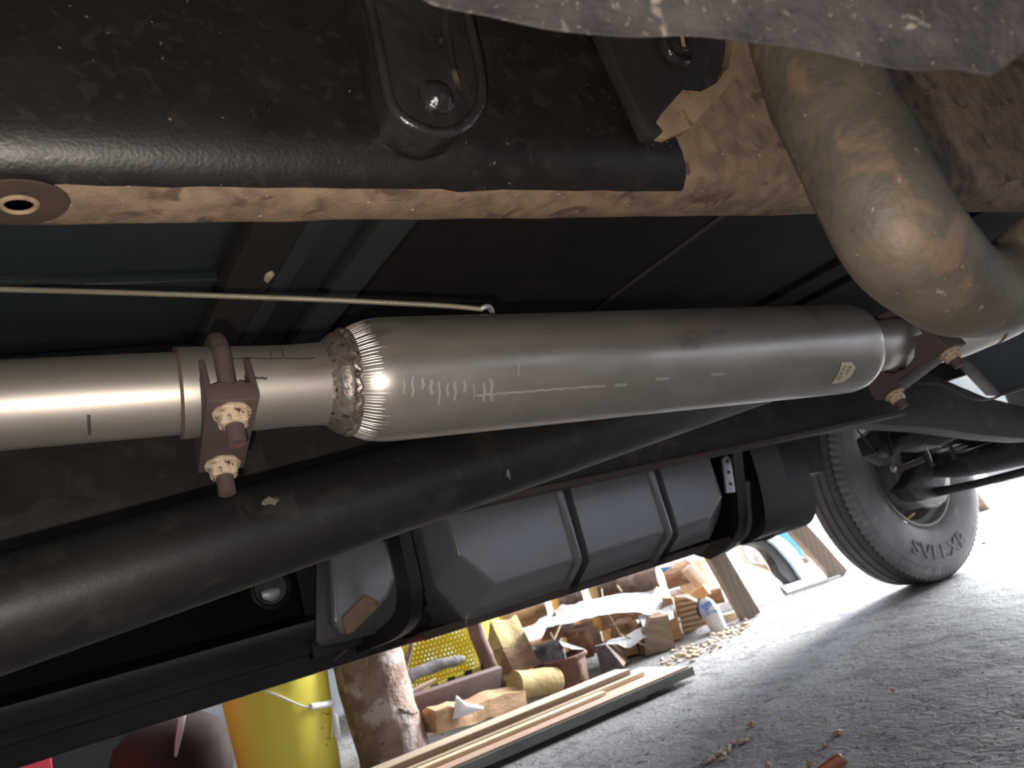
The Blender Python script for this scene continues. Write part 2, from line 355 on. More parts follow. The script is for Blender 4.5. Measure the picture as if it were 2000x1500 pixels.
# gusset, tan bracket behind it and the round black mount
gus = [(1168, 30), (1174, 56), (1205, 125), (1245, 211), (1267, 261), (1280, 266), (1296, 258), (1281, 240), (1290, 224), (1320, 190), (1334, 174), (1366, 130), (1382, 85), (1384, 30)]
gs = mk('gusset_plate', prism(poly_y(gus, .368), (0, .012, 0), .0015), gusset_m, T, 'black triangular gusset plate')
ring = [(1268, 262), (1290, 224), (1334, 174), (1368, 177), (1400, 161), (1424, 126), (1432, 86), (1434, 20), (1474, 20), (1468, 90), (1456, 115), (1430, 160), (1400, 194), (1349, 250), (1300, 270)]
mk('tan_bracket', prism(poly_y(ring, .378), (0, .012, 0), .0015), rust_tan, T, 'tan curved bracket behind the gusset')
mk('pocket_plate', prism(poly_y([(1300, 185), (1340, 182), (1402, 166), (1430, 128), (1438, 20), (1300, 20)], .388), (0, .004, 0), 0), black_axle, T)
o = PY(1315, 98, .366)
mt = mk('rubber_mount', lathe(o, (.1, -1, .05), [(0, .0165), (.004, .0165), (.006, .015), (.0065, .0125), (.004, .0115), (.004, .0085), (.009, .008), (.010, .0065), (.010, .0002)], 32), wet, T, 'glossy black round mount')
mk('mount_slot', prism([o + V((-.003, -.0108, -.005)), o + V((0, -.0108, -.006)), o + V((.003, -.0108, .006)), o + V((0, -.0108, .007))], (0, -.0015, 0), .0003), rust_tan, mt)
# rough crossmember close to the lens
sl = [(700, -260), (770, -40), (800, 0), (835, 14), (950, 38), (1040, 54), (1150, 66), (1250, 74), (1340, 82), (1480, 88), (1590, 106), (1700, 124), (1790, 144), (1850, 154), (1900, 160), (1945, 161), (1975, 140), (2005, 112), (2120, 40), (2300, -260)]
def slab_mesh():
    P = [D(x, y, .30) for x, y in sl]; back = M3 @ V((.006, -.042, .05)); vs = []; fs = []; n = len(P)
    cen = D(1450, -160, .30); rows = []
    for k in (1, .985, .95, .88, .75, .5, .2):
        rows.append([cen + (p - cen) * k for p in P])
    loops = [[p + back for p in rows[0]], [p + back * .15 for p in rows[0]]] + rows[1:]
    for li, lp in enumerate(loops):
        for p in lp: vs.append(p - M3 @ V((0, 0, 1)) * (.006 * nz(p, 40) if li else 0) + M3 @ V((0, .004 * nz(p, 60, 2), 0)))
    for j in range(len(loops) - 1):
        for i in range(n - 1): fs.append((j * n + i, j * n + i + 1, (j + 1) * n + i + 1, (j + 1) * n + i))
    return vs, fs
o = mk('crossmember', slab_mesh(), slab_m, T, 'rough dirty grey crossmember close overhead')
o.modifiers.new('sub', 'SUBSURF').levels = 2; o.modifiers['sub'].render_levels = 2
# old bent pipe at the right
bp = [(1545, -60, 205, .47), (1580, 100, 208, .46), (1628, 210, 222, .44), (1684, 320, 230, .425), (1727, 405, 232, .415), (1775, 480, 228, .415), (1840, 545, 205, .43), (1905, 570, 182, .455), (1960, 562, 172, .475), (2020, 530, 190, .48), (2120, 450, 200, .47), (2300, 330, 190, .49), (2600, 200, 170, .55), (3000, 120, 150, .62)]
mk('bent_pipe', tube([D(a, b, d) for a, b, w, d in bp], [w * d / 2 / F for a, b, w, d in bp], 40, 8, .05, 35), oldpipe, T, 'aged brown bent exhaust pipe at the right')

# ---- exhaust line
MA, MB = D(740, 742, .635), D(1640, 682, .886)
ax = (MB - MA).normalized()
def tpx(px):
    lo, hi = -1.0, 2.0
    for _ in range(50):
        m = (lo + hi) / 2
        q = MA + ax * m; c_ = M3.transposed() @ (q - CAMP)
        if c_.z <= .05 or proj(q)[0] < px: lo = m
        else: hi = m
    return lo
def axp(px): return MA + ax * tpx(px)
t = tpx
body = [(t(668), .034), (t(670), .0385), (t(682), .0425), (t(697), .0455), (t(716), .0482), (t(738), .0496), (t(760), .050), (t(1200), .050), (t(1630), .050), (t(1646), .0495), (t(1656), .0478), (t(1662), .0450), (t(1665), .041), (t(1666), .030)]
muf = mk('muffler', lathe(MA, ax, body, 96), steel, T, 'long brushed steel muffler with a torn paper sticker')
col_prof = [(t(628), .0322), (t(634), .0335), (t(642), .0365), (t(652), .0392), (t(660), .0402), (t(668), .0396), (t(671), .0385)]
mk('weld_collar', lathe(MA, ax, col_prof, 72, rfun=lambda j, i, r: r * (1 + .012 * math.sin(i * 1.7 + j) * (j > 0))), weld_m, muf)
wb = []
for i in range(64):
    th = 2 * math.pi * i / 64; u = V((0, 0, 1)); u = (u - ax * u.dot(ax)).normalized(); v2 = ax.cross(u)
    q = MA + ax * (t(672) + .0016 * math.sin(i * 2.3)) + (u * math.cos(th) + v2 * math.sin(th)) * .0402
    wb.append(q)
wb.append(wb[0])
mk('weld_bead', tube(wb, .0026, 8, 3, .35, 120), weld_m, muf)
# pulled metal creases on the shoulder of the muffler
cr = []
for i in range(110):
    th = 2 * math.pi * (i + random.random() * .6) / 110; u = V((0, 0, 1)); u = (u - ax * u.dot(ax)).normalized(); v2 = ax.cross(u)
    d = u * math.cos(th) + v2 * math.sin(th)
    ln = random.uniform(.55, 1)
    pts = [MA + ax * tt + d * (r - .0002) for tt, r in ((t(680), .0423), (t(697), .0456), (t(697) + (t(716) - t(697)) * ln, .0456 + .0026 * ln), (t(697) + (t(728) - t(697)) * ln, .0455 + .0038 * ln))]
    cr.append(tube(pts, [.0002, .0004, .0003, .0001], 5))
mk('shoulder_creases', join(*cr), steel, muf, kind='stuff')
inl = mk('inlet_pipe', tube([MA + ax * (-.95), MA + ax * t(352)], .0297, 48), pipe_steel, T, 'bright steel inlet pipe')
slv = mk('slip_sleeve', lathe(MA, ax, [(t(346), .0300), (t(346), .0330), (t(352), .0332), (t(400), .0326), (t(480), .0316), (t(560), .0312), (t(632), .0322)], 64, cap=False), pipe_steel, T, 'flared steel sleeve joining the inlet pipe')
mk('sleeve_edge', lathe(MA, ax, [(t(347), .0297), (t(345), .0300), (t(343.5), .0325), (t(345), .0335), (t(350), .0334)], 64, cap=False), mat('rusty_edge', (.12, .075, .05), (.08, .05, .035), 60, .8), slv)
outp = [axp(1660), axp(1700), D(1745, 671, .972), D(1800, 668, 1.01), D(1860, 657, 1.05), D(1930, 630, 1.09), D(2000, 598, 1.12), D(2160, 530, 1.18), D(2160, 530, 1.18) + V((.6, -.02, -.01)), D(2160, 530, 1.18) + V((1.4, -.05, -.04))]
mk('outlet_pipe', tube(outp, .0305, 40, 6), pipe_steel, T, 'steel outlet pipe behind the bent pipe')
mk('joint_band', tube([D(1925, 632, 1.088), D(1965, 614, 1.105)], .0325, 32), pipe_steel, T)
# ray against the muffler cylinder, for marks that sit on its skin
def on_cyl(px, py, r, org=MA, a=None):
    a = a or ax; d = ray(px, py).normalized(); o_ = CAMP - org
    dp = d - a * d.dot(a); op = o_ - a * o_.dot(a)
    A = dp.dot(dp); B = 2 * dp.dot(op); C_ = op.dot(op) - r * r; q = B * B - 4 * A * C_
    s = (-B - math.sqrt(max(q, 0))) / (2 * A); return CAMP + d * s
def skin_patch(pix_fn, nu, nv, r, th=.0003):
    vs = []; fs = []
    for k in (0, 1):
        for j in range(nv):
            for i in range(nu):
                vs.append(on_cyl(*pix_fn(i / (nu - 1), j / (nv - 1)), r + th * k))
    n = nu * nv
    for k in (0, 1):
        for j in range(nv - 1):
            for i in range(nu - 1):
                q = k * n + j * nu + i; fs.append((q, q + 1, q + nu + 1, q + nu))
    bd = [i for i in range(nu)] + [j * nu + nu - 1 for j in range(1, nv)] + [(nv - 1) * nu + i for i in range(nu - 2, -1, -1)] + [j * nu for j in range(nv - 2, 0, -1)]
    for a_, b_ in zip(bd, bd[1:] + bd[:1]): fs.append((a_, b_, b_ + n, a_ + n))
    return vs, fs
def st_fn(u, v):
    L_ = [(1644, 708), (1640, 724), (1633, 738), (1623, 750)]; R_ = [(1663, 707), (1672, 717), (1664, 733), (1648, 747)]
    def lerp(P, s):
        s *= len(P) - 1; i = min(int(s), len(P) - 2); f = s - i; return (P[i][0] * (1 - f) + P[i + 1][0] * f, P[i][1] * (1 - f) + P[i + 1][1] * f)
    a, b = lerp(L_, v), lerp(R_, v); return (a[0] * (1 - u) + b[0] * u, a[1] * (1 - u) + b[1] * u)
mk('sticker', skin_patch(st_fn, 7, 12, .0502), paper, muf, 'torn cream paper sticker with black lettering')
def text_mesh(s):
    cu = bpy.data.curves.new('lettering', 'FONT'); cu.body = s; cu.resolution_u = 3
    o_ = bpy.data.objects.new('tmp', cu); COL.objects.link(o_); dg = bpy.context.evaluated_depsgraph_get(); me = bpy.data.meshes.new_from_object(o_.evaluated_get(dg))
    vs = [v.co.copy() for v in me.vertices]; fs = [tuple(p.vertices) for p in me.polygons]; bpy.data.objects.remove(o_); bpy.data.curves.remove(cu); bpy.data.meshes.remove(me); return vs, fs
def skin_text(s, org, u, v):
    vs, fs = text_mesh(s); return [on_cyl(org[0] + u[0] * p.x + v[0] * p.y, org[1] + u[1] * p.x + v[1] * p.y, .05075) for p in vs], fs
mk('sticker_lettering', join(skin_text('INLI', (1658, 714), (-4.2, 9.6), (9, 1.5)), skin_text('GLASS', (1648.5, 713), (-5.2, 10.2), (9, 1.5))), ink, muf)
# dried drips and a chalk streak along the muffler
rd = random.Random(3)
for i, x in enumerate((789, 806, 826, 842, 858, 874, 889, 908, 926, 946, 960)):
    h = rd.uniform(22, 52); w = rd.uniform(2.5, 7); y0 = 742 + rd.uniform(-8, 8)
    mk('drip_mark', skin_patch(lambda u, v, x=x, h=h, w=w, y0=y0: (x + (u - .5) * w * (1 - .4 * abs(v - .6)) + 1.5 * math.sin(v * 9 + x), y0 + h * v), 3, 7, .0501, .0001), chalk, muf)
mk('chalk_streak', skin_patch(lambda u, v: (930 + 252 * v, 772 - 19 * v + (u - .5) * 4.5 + 1.2 * math.sin(v * 60)), 2, 30, .0501, .0001), chalk, muf)
for x, y, w in ((1212, 753, 24), (1294, 741, 28), (1402, 732, 26), (1013, 722, 3)):
    mk('chalk_dab', skin_patch(lambda u, v, x=x, y=y, w=w: (x + (v - .5) * w, y - 2 * v + (u - .5) * (5 if w > 5 else 30)), 3, 6, .0501, .0001), chalk, muf)

for nm, par, r, x0, y0, x1, y1, w in (('marker_stroke', inl, .0298, 173, 810, 175, 850, 7), ('marker_stroke', slv, .0318, 492, 738, 522, 739, 5), ('seam_line', slv, .0320, 440, 700, 615, 700, 2.2), ('marker_stroke', slv, .0318, 528, 685, 531, 703, 2), ('marker_stroke', slv, .0317, 550, 680, 554, 697, 2)):
    mk(nm, skin_patch(lambda u, v, a=x0, b=y0, c=x1, d=y1, w=w: (a + (c - a) * v + ((u - .5) * w if abs(d - b) > abs(c - a) else 0), b + (d - b) * v + ((u - .5) * w if abs(d - b) <= abs(c - a) else 0) + .8 * math.sin(v * 17)), 2, 12, r, .0001), mat_mark, par)
# ---- U-bolt clamps
def clamp(P, axis, e1, sp, rp, wx, nut_s, end_s, label):
    axis = axis.normalized(); e1 = (V(e1) - axis * V(e1).dot(axis)).normalized(); dn = e1.cross(axis)
    if dn.z > 0: dn = -dn
    W = lambda a, s, x=0: P + e1 * a + dn * s + axis * x
    h = sp
    # saddle: two contoured side walls and a bridge
    parts = []
    for x in (-wx / 2, wx / 2 - .0035):
        vs, fs = [], []
        o0 = [W(-h - .003, .0), W(-h - .0075, .012), W(-h - .0125, nut_s - .006), W(-h - .013, nut_s), W(-h * .5, nut_s), W(0, nut_s + .002), W(h * .5, nut_s), W(h + .013, nut_s), W(h + .0125, nut_s - .006), W(h + .0075, .012), W(h + .003, .0)]
        angs = [200, 186, 165, 150, 120, 90, 60, 30, 15, -6, -20]
        i0 = [W(rp * math.cos(math.radians(g)), rp * math.sin(math.radians(g))) for g in angs]
        i0[0] = W(-h - .001, .0004); i0[-1] = W(h + .001, .0004); i0[1] = W(-h + .001, .012); i0[-2] = W(h - .001, .012)
        n = len(o0)
        for k in (0, 1):
            vs += [p + axis * (x + .0035 * k) for p in o0] + [p + axis * (x + .0035 * k) for p in i0]
        for i in range(n - 1):
            fs += [(i, i + 1, n + i + 1, n + i), (2 * n + i, 2 * n + n + i, 2 * n + n + i + 1, 2 * n + i + 1), (i, 2 * n + i, 2 * n + i + 1, i + 1), (n + i, n + i + 1, 3 * n + i + 1, 3 * n + i)]
        fs += [(0, n, 3 * n, 2 * n), (n - 1, 3 * n - 1, 4 * n - 1, 2 * n - 1)]
        parts.append((vs, fs))
    # bridge between the walls (curved lugs under each leg)
    br_ = [W(-h - .013, nut_s - .001, -wx / 2), W(h + .013, nut_s - .001, -wx / 2), W(h + .013, nut_s - .001, wx / 2), W(-h - .013, nut_s - .001, wx / 2)]
    parts.append(prism(br_, dn * .0035, .001))
    for s_ in (-1, 1):
        lug = [W(s_ * (h + .013), nut_s, -wx / 2), W(s_ * (h + .013), nut_s, wx / 2), W(s_ * (h + .0115), nut_s - .011, wx / 2 * .9), W(s_ * (h + .010), nut_s - .015, wx * .2), W(s_ * (h + .009), nut_s - .013, 0), W(s_ * (h + .010), nut_s - .015, -wx * .2), W(s_ * (h + .0115), nut_s - .011, -wx / 2 * .9)]
        parts.append(prism(lug, e1 * (-s_ * .003), .0008))
    c_ = mk('exhaust_clamp', join(*parts), clamp_m, T, label)
    pts = [W(-h, end_s)] + [W(-h, 0)] + [W(-h * math.cos(math.radians(g)), -h * math.sin(math.radians(g))) for g in range(15, 180, 15)] + [W(h, 0), W(h, end_s)]
    mk('u_bolt', tube(pts, .0062, 16, 3), clamp_m, c_)
    for s_ in (-1, 1):
        o_ = W(s_ * h, nut_s + .0025)
        mk('threaded_end', lathe(o_, dn, [(.004, .0056), (end_s - nut_s - .004, .0056), (end_s - nut_s - .0025, .005), (end_s - nut_s - .0025, .0001)], 20, rfun=lambda j, i, r: r), bolt_m, c_, 'red-brown rusty thread')
        nb = lathe(o_, dn, [(0, .0118), (.002, .0128), (.0038, .0122), (.0042, .0105), (.0105, .0100), (.012, .0085), (.012, .0052)], 36, ref=e1, rfun=lambda j, i, r: r * (1 if j < 3 else (.9 + .1 * abs(math.cos(3 * 2 * math.pi * i / 36)))) * (1 + .03 * math.sin(i * 5.1 + j)))
        mk('flange_nut', nb, nut_m, c_, 'pale corroded flange nut')
    return c_
clamp(axp(428), ax, (0, .962, -.26), .0368, .0328, .033, .0375, .0655, 'dark brown U-bolt clamp with pale nuts on the sleeve')
clamp(D(1757, 677, .975), D(1800, 668, 1.01) - D(1720, 675, .955), (0, .956, -.30), .042, .0320, .046, .038, .062, 'dark brown U-bolt clamp on the outlet pipe')

# ---- driveshaft
S0, S1 = D(0, 1198, .61), D(700, 978, .80)
sd = (S1 - S0).normalized()
shf = mk('driveshaft', tube([S0 - sd * .7, S0, S1, S1 + sd * .75], .0455, 56), shaft_m, T, 'thick dark driveshaft tube')
def on_shaft(px, py, r=.0455): return on_cyl(px, py, r, S0, sd)
mk('dirt_clump', blob(on_shaft(527, 980), .006, .004, .0045, .8, 2.5, 1), dirt_m, shf)
mk('dirt_clump', blob(on_shaft(992, 925), .0025, .003, .006, .8, 2.5, 2), dirt_m, shf)
# ---- handbrake cable
cb = [D(-160, 560, .60), D(0, 565, .625), D(250, 572, .64), D(600, 584, .665), D(790, 593, .685), D(880, 598, .695), D(942, 604, .70)]
cbl = mk('brake_cable', tube(cb, .0024, 12, 6), cable_m, T, 'grey braided brake cable')
mk('cable_end', tube([D(938, 604, .70), D(950, 599, .70), D(958, 602, .705), D(961, 612, .71)], .0026, 10, 4), zinc, cbl)
# ---- floor pan and its ribs
fp = mk('floor_pan', box((-1.4, .47, .80), (2.2, 1.85, .815), .002), green, T, 'dark green floor pan')
mk('upper_floor', box((-1.4, -.5, .96), (2.2, .50, .975)), ribbrown, T)
mk('stepped_panel', box((-1.0, .742, .790), (.192, 1.3, .803), .004, 3), green, fp)
mk('stepped_panel', box((-1.0, .905, .7865), (.192, 1.3, .792), .002, 2), green, fp)
mk('cross_rib', box((.190, .47, .776), (.236, 1.5, .803), .005, 2), ribbrown, fp)
mk('cross_rib', box((.246, .47, .790), (.266, 1.5, .803), .004, 2), green2, fp)
mk('cross_rib', box((.312, .47, .786), (.352, 1.5, .803), .006, 2), green2, fp)
mk('centre_panel', box((.358, .47, .788), (1.9, 1.7, .803), .004, 2), brownpan, fp, 'dusty brown-black centre panel')
mk('seam_ridge', bar((.752, .5, .7875), (.80, 1.3, .7875), .006, .004, (0, 0, 1), .001), flange_m, fp)
mk('seam_ridge', bar((1.18, .5, .784), (1.22, 1.3, .784), .012, .012, (0, 0, 1), .003), brownpan, fp)
mk('seam_ridge', bar((1.32, .5, .784), (1.36, 1.3, .784), .012, .030, (0, 0, 1), .005), brownpan, fp)
mk('sealant_drip', blob(PZ(525, 540, .775), .004, .012, .003, .5, 2, 3), chip_m, fp)
# ---- far frame rail, arching down over the axle
fr = [(-1.2, .545), (1.0, .550), (1.387, .546), (1.636, .535), (1.85, .495), (2.07, .442), (2.25, .405), (2.5, .375), (2.9, .36), (2.9, .46), (2.5, .465), (2.31, .488), (2.14, .538), (1.95, .62), (1.75, .70), (1.5, .745), (-1.2, .745)]
mk('frame_rail', prism([(x, 1.10, z) for x, z in fr], (0, .05, 0), .006), farrail, T, 'dark dusty frame rail on the far side')
mk('rail_flange', bar((.55, 1.085, .553), (1.72, 1.085, .541), .05, .010, (0, 1, 0), .002), flange_m, T)
mk('inner_body_panel', box((-1.3, 1.56, .43), (1.95, 1.58, .81)), matte_black, T)
mk('unseen_body_side', box((-1.6, 1.84, .42), (1.95, 1.90, 1.55), .01), green, T)  # unseen side panel, added so the truck shades the ground beyond
mk('cab_shell', box((-1.6, -.55, 1.5), (1.95, 1.84, 1.55)), green, T)
mk('engine_bay_shroud', box((1.7, -.5, .84), (4.0, 1.75, .86)), black_axle, T)
mk('wheel_arch', prism([(1.95, 1.90, .46), (2.12, 1.90, .46), (2.25, 1.90, .72), (2.68, 1.90, .88), (3.1, 1.90, .72), (3.25, 1.90, .5), (3.9, 1.90, .5), (3.9, 1.90, 1.1), (1.95, 1.90, 1.1)], (0, .03, 0)), green, T)
mk('inner_fender', prism([(1.6, 1.5, .50), (1.95, 1.5, .46), (2.05, 1.5, .85), (1.6, 1.5, .85)], (0, .4, 0)), black_axle, T)
mk('unseen_radiator_support', box((3.36, .25, .56), (3.42, 1.35, 1.2), .01), black_axle, T)  # unseen front panel, added to block daylight under the truck
mk('unseen_hood', box((1.95, -.42, 1.28), (3.6, 1.92, 1.32), .02), green, T)  # out-of-view cover, put in to close off daylight from above
mk('unseen_front_bumper', box((3.28, .40, .36), (3.36, 1.62, .60), .02), sill_m, T)  # not in view; its extent is shaped to hold back low daylight
mk('unseen_body_side', box((-1.6, -.47, .66), (3.3, -.42, 1.55), .01), green, T)  # unseen near side, raised so daylight reaches the muffler
mk('added_firewall', box((2.05, .5, .60), (2.08, 1.5, 1.3)), black_axle, T)  # dark panel put in to stop light leaking through at the right
# ---- sill
def sl_off(v, i, j): return v
sp_ = [(y_, .356 + (z_ - .356) * .64) for y_, z_ in [(1.36, .50), (1.385, .487), (1.395, .470), (1.400, .455), (1.415, .452), (1.432, .444), (1.438, .430), (1.440, .418), (1.452, .415), (1.466, .408), (1.472, .396), (1.474, .372), (1.478, .3585), (1.488, .356), (1.494, .362), (1.494, .50), (1.45, .52)]]
mk('rocker_sill', sweep_x(sp_, frange(-1.4, 1.62, 30), sl_off), sill_m, T, 'glossy black rocker sill')
mk('sill_clip', bar(PY(652, 1290, 1.395), PY(678, 1268, 1.395), .004, .004), flange_m, T)
# ---- tank
def tank():
    N_ = [(.626, .63), (.626, .488), (.680, .421), (1.215, .430), (1.272, .468), (1.272, .63)]
    O_ = [(.598, .63), (.598, .455), (.640, .374), (1.262, .386), (1.318, .436), (1.318, .63)]
    vs = [V((x, 1.25, z)) for x, z in N_] + [V((x, 1.315, z)) for x, z in O_] + [V((x, 1.47, z)) for x, z in O_]; n = 6; fs = [tuple(range(n)), tuple(range(3 * n - 1, 2 * n - 1, -1))]
    for k in (0, 1):
        for i in range(n): fs.append((k * n + i, k * n + (i + 1) % n, (k + 1) * n + (i + 1) % n, (k + 1) * n + i))
    return bevelled(vs, fs, .007, 4, 12)
tk = mk('fuel_tank', tank(), tank_m, T, 'smooth grey fuel tank with ribs')
def rib(x, w, m=tank_m, d=.004):
    pr = [(1.25 - d, .62), (1.25 - d, .427), (1.250, .418), (1.318, .374), (1.33, .372), (1.33, .40), (1.262, .44), (1.262, .62)]
    return sweep_x(pr, [x - w / 2, x - w / 4, x + w / 4, x + w / 2], lambda v, i, j: v + V((0, -(.002 if j in (1, 2) and i < 3 else 0), 0)))
for x in (.862, 1.095):
    mk('tank_rib', rib(x, .016), tank_m, tk); mk('rib_groove', rib(x + .019, .018, d=.0015), tank_dark, tk)
mk('drain_plug', lathe(PY(942, 1170, 1.285), (.1, -1, -.5), [(-.01, .012), (.004, .012), (.006, .010), (.0065, .004), (.010, .003), (.010, .0002)], 20), tank_m, tk)
mk('tank_lip', sweep_x([(1.30, .3665), (1.36, .3655), (1.47, .366), (1.47, .374), (1.36, .374), (1.315, .380)], frange(.55, 1.33, 8)), lip_m, tk)
hs = mk('hanger_strip', prism([PY(a, b, 1.238) for a, b in ((1412, 897), (1420, 888), (1428, 896), (1437, 961), (1420, 963))], (0, .006, 0), .001), zinc, tk, 'perforated zinc hanger strip')
for a, b in ((1420, 901), (1423, 922), (1427, 945)):
    mk('strip_hole', lathe(PY(a, b, 1.2375), (0, -1, 0), [(0, .004), (.0008, .004), (.0008, .0002)], 14), tank_dark, hs)
def band(x, pix, wd, th, m, name, lab=None, par=T):
    P = [PX(a, b, x) for a, b in pix]; P, _ = smooth_path(P, [1] * len(P), 5); vs = []; fs = []; n = len(P)
    for p in P: vs += [p + V((-wd / 2, 0, 0)), p + V((wd / 2, 0, 0)), p + V((wd / 2, th, th * .4)), p + V((-wd / 2, th, th * .4))]
    for i in range(n - 1):
        for k in range(4): fs.append((i * 4 + k, i * 4 + (k + 1) % 4, i * 4 + 4 + (k + 1) % 4, i * 4 + 4 + k))
    fs += [(0, 1, 2, 3), tuple((n - 1) * 4 + k for k in range(4))]
    return mk(name, (vs, fs), m, par, lab)
# bands and liner behind the tank
band(1.335, [(1440, 880), (1448, 960), (1452, 1010), (1446, 1040), (1425, 1072), (1395, 1090)], .030, .09, tank_dark, 'tank_strap', 'black tank strap', tk)
band(1.375, [(1462, 940), (1464, 990), (1466, 1020), (1458, 1048), (1430, 1072)], .020, .12, tank_m, 'end_cap_rib', None, tk)
def liner(x0, x1, pix, m, name):
    P = [PX(a, b, x0) for a, b in pix]; P, _ = smooth_path(P, [1] * len(P), 5); n = len(P); vs = []; fs = []
    for dx in (0, x1 - x0):
        for p in P: vs.append(p + V((dx, 0, 0)))
        for p in P: vs.append(p + V((dx, .35, .03)))
    for i in range(n - 1):
        fs += [(i, i + 1, 2 * n + i + 1, 2 * n + i), (n + i, 3 * n + i, 3 * n + i + 1, n + i + 1), (i, n + i, n + i + 1, i + 1), (2 * n + i, 2 * n + i + 1, 3 * n + i + 1, 3 * n + i)]
    fs += [(0, 2 * n, 3 * n, n), (n - 1, 2 * n - 1, 4 * n - 1, 3 * n - 1)]
    return mk(name, (vs, fs), m, T)
liner(1.38, 1.47, [(1462, 870), (1480, 930), (1492, 985), (1494, 1030), (1478, 1052), (1440, 1066)], tank_dark, 'splash_liner')
liner(1.47, 1.60, [(1485, 875), (1512, 940), (1525, 995), (1522, 1030), (1508, 1048), (1480, 1058)], tank_dark, 'splash_liner')
band(1.475, [(1489, 876), (1512, 930), (1529, 985), (1531, 1015), (1520, 1040), (1500, 1055)], .022, .05, flange_m, 'liner_lip')
band(1.60, [(1542, 866), (1566, 920), (1576, 965), (1574, 995), (1560, 1015)], .030, .05, flange_m, 'liner_lip')
# left end of the tank: curved bands, plate and rounded box
mk('shadow_box', box((.40, 1.43, .385), (.63, 1.46, .60)), tank_dark, T)  # black box fills the gap, standing in for its shade
band(.50, [(790, 1040), (800, 1085), (812, 1140), (815, 1185), (808, 1215), (786, 1240), (750, 1258), (690, 1280)], .020, .05, tank_dark, 'liner_lip')
pl = mk('end_plate', prism(poly_y([(618, 1098), (700, 1072), (780, 1046), (792, 1120), (800, 1180), (790, 1225), (630, 1262), (617, 1250)], 1.352), (0, .012, 0), .003), mat('grey_plate', (.060, .056, .055), (.05, .047, .046), 8, .5), T)
mk('rounded_box', prism(poly_y([(645, 1085), (705, 1062), (752, 1052), (766, 1090), (775, 1130), (760, 1168), (690, 1236), (668, 1238), (650, 1215)], 1.322), (0, .045, 0), .012, 4), tank_m, pl)
mk('box_reflection', prism(poly_y([(668, 1205), (715, 1160), (748, 1178), (690, 1236), (676, 1238)], 1.316), (0, .02, 0), .004, 3), rust_tan, pl)  # tan facet paints in the warm reflection of the wood
mk('lamp_rim', lathe(PY(528, 1150, 1.40), (0, -1, 0), [(0, .034), (.008, .034), (.010, .030), (.004, .026), (.004, .0005)], 32), sill_m, T)
mk('lamp_glass', blob(PY(530, 1160, 1.385), .016, .004, .012, .3, 1, 4), zinc, T)

# ---- far front wheel, axle and spring
WC = V((2.68, 1.70, .40))
whl = empty('wheel', WC); whl.parent = T; whl.location = WC - WP[T]
tp = [(.028, .212), (.014, .222), (.006, .240), (.001, .262), (-.004, .300), (-.002, .335), (.003, .352), (.0035, .356), (.006, .358), (.010, .374), (.016, .388), (.030, .397), (.034, .400), (.056, .4015), (.060, .398), (.064, .4015), (.088, .402), (.092, .398), (.096, .402), (.12, .4015), (.124, .398), (.128, .4015), (.150, .400), (.166, .388), (.176, .35), (.181, .30), (.176, .24), (.155, .212)]
NT = 384
def tr(j, i, r):
    if j in (10, 11): return r - (.0065 if i % 4 < 2 else 0)
    if j == 9: return r - (.004 if i % 4 < 2 else 0)
    return r
tread_m = mat('dark_tread_rubber', (.085, .082, .084), (.06, .058, .06), 14, .65, 0, .0003, 200)
tire = mk('tyre', lathe(WC, (0, 1, 0), tp, NT, cap=False, rfun=tr), [rubber, tread_m], whl, 'dusty black tyre with ribbed shoulder', slots=[1 if 11 <= j <= 23 else 0 for j in range(len(tp) - 1) for i in range(NT)])
vs, fs = text_mesh('SVEEXR')
w_ = max(v.x for v in vs); tv = []
for k in (0, 1):
    for v in vs:
        an = math.radians(-126 + 62 * v.x / w_); r = .282 + .040 * v.y / .72       # tops point outward to the tread or inward
        r = .330 - .052 * v.y / .72
        tv.append(WC + V((r * math.cos(an), -.0075 + .012 * k, r * math.sin(an))))
n = len(vs); ed = {}
for f in fs:
    for a, b in zip(f, f[1:] + f[:1]): ed[(a, b)] = 1
sides = [(a, b, b + n, a + n) for a, b in ed if (b, a) not in ed]
mk('tyre_lettering', (tv, [tuple(f) for f in fs] + sides), rubber, whl, 'raised moulded lettering', sharp=30)
mk('rim', lathe(WC, (0, 1, 0), [(.020, .2165), (.012, .214), (.012, .207), (.022, .203), (.040, .200), (.052, .186), (.075, .182), (.10, .180), (.125, .165), (.135, .13), (.13, .08), (.13, .002)], 96, cap=False), rim_m, whl, 'dusty pale wheel rim')
mk('brake_drum', lathe(WC, (0, 1, 0), [(-.035, .03), (-.035, .148), (-.030, .155), (-.018, .156), (-.012, .150), (.0, .148), (.10, .148), (.10, .01)], 72, rfun=lambda j, i, r: r * (1 + (.02 * math.sin(i * .9) * math.sin(i * 2.3) if j in (1, 2) else 0))), drum_m, whl, 'pale brake drum edge')
mk('backing_plate', lathe(WC, (0, 1, 0), [(-.050, .01), (-.050, .08), (-.046, .112), (-.036, .118), (-.034, .01)], 60, rfun=lambda j, i, r: r * (1 + (.05 * math.sin(i * .7) * math.sin(i * 1.9 + 1) if j in (2, 3) else 0))), black_axle, whl)
mk('valve_stem', tube([PY(1771, 1014, 1.74), PY(1785, 1002, 1.735)], .005, 10), mat('orange_stem', (.75, .38, .14), (.6, .3, .1), 20, .6), whl)
axle = mk('axle', tube([(2.68, 1.64, .385), (2.68, 1.52, .372), (2.68, 1.30, .372), (2.68, .9, .378), (2.68, .2, .378)], [.04, .052, .058, .058, .06], 28, 4), black_axle, T, 'black greasy front axle')
mk('knuckle', prism(poly_y([(1768, 952), (1785, 930), (1800, 905), (1818, 872), (1846, 870), (1838, 895), (1822, 930), (1832, 948), (1840, 965), (1808, 976), (1790, 972)], 1.60), (0, .06, 0), .006), black_axle, T)
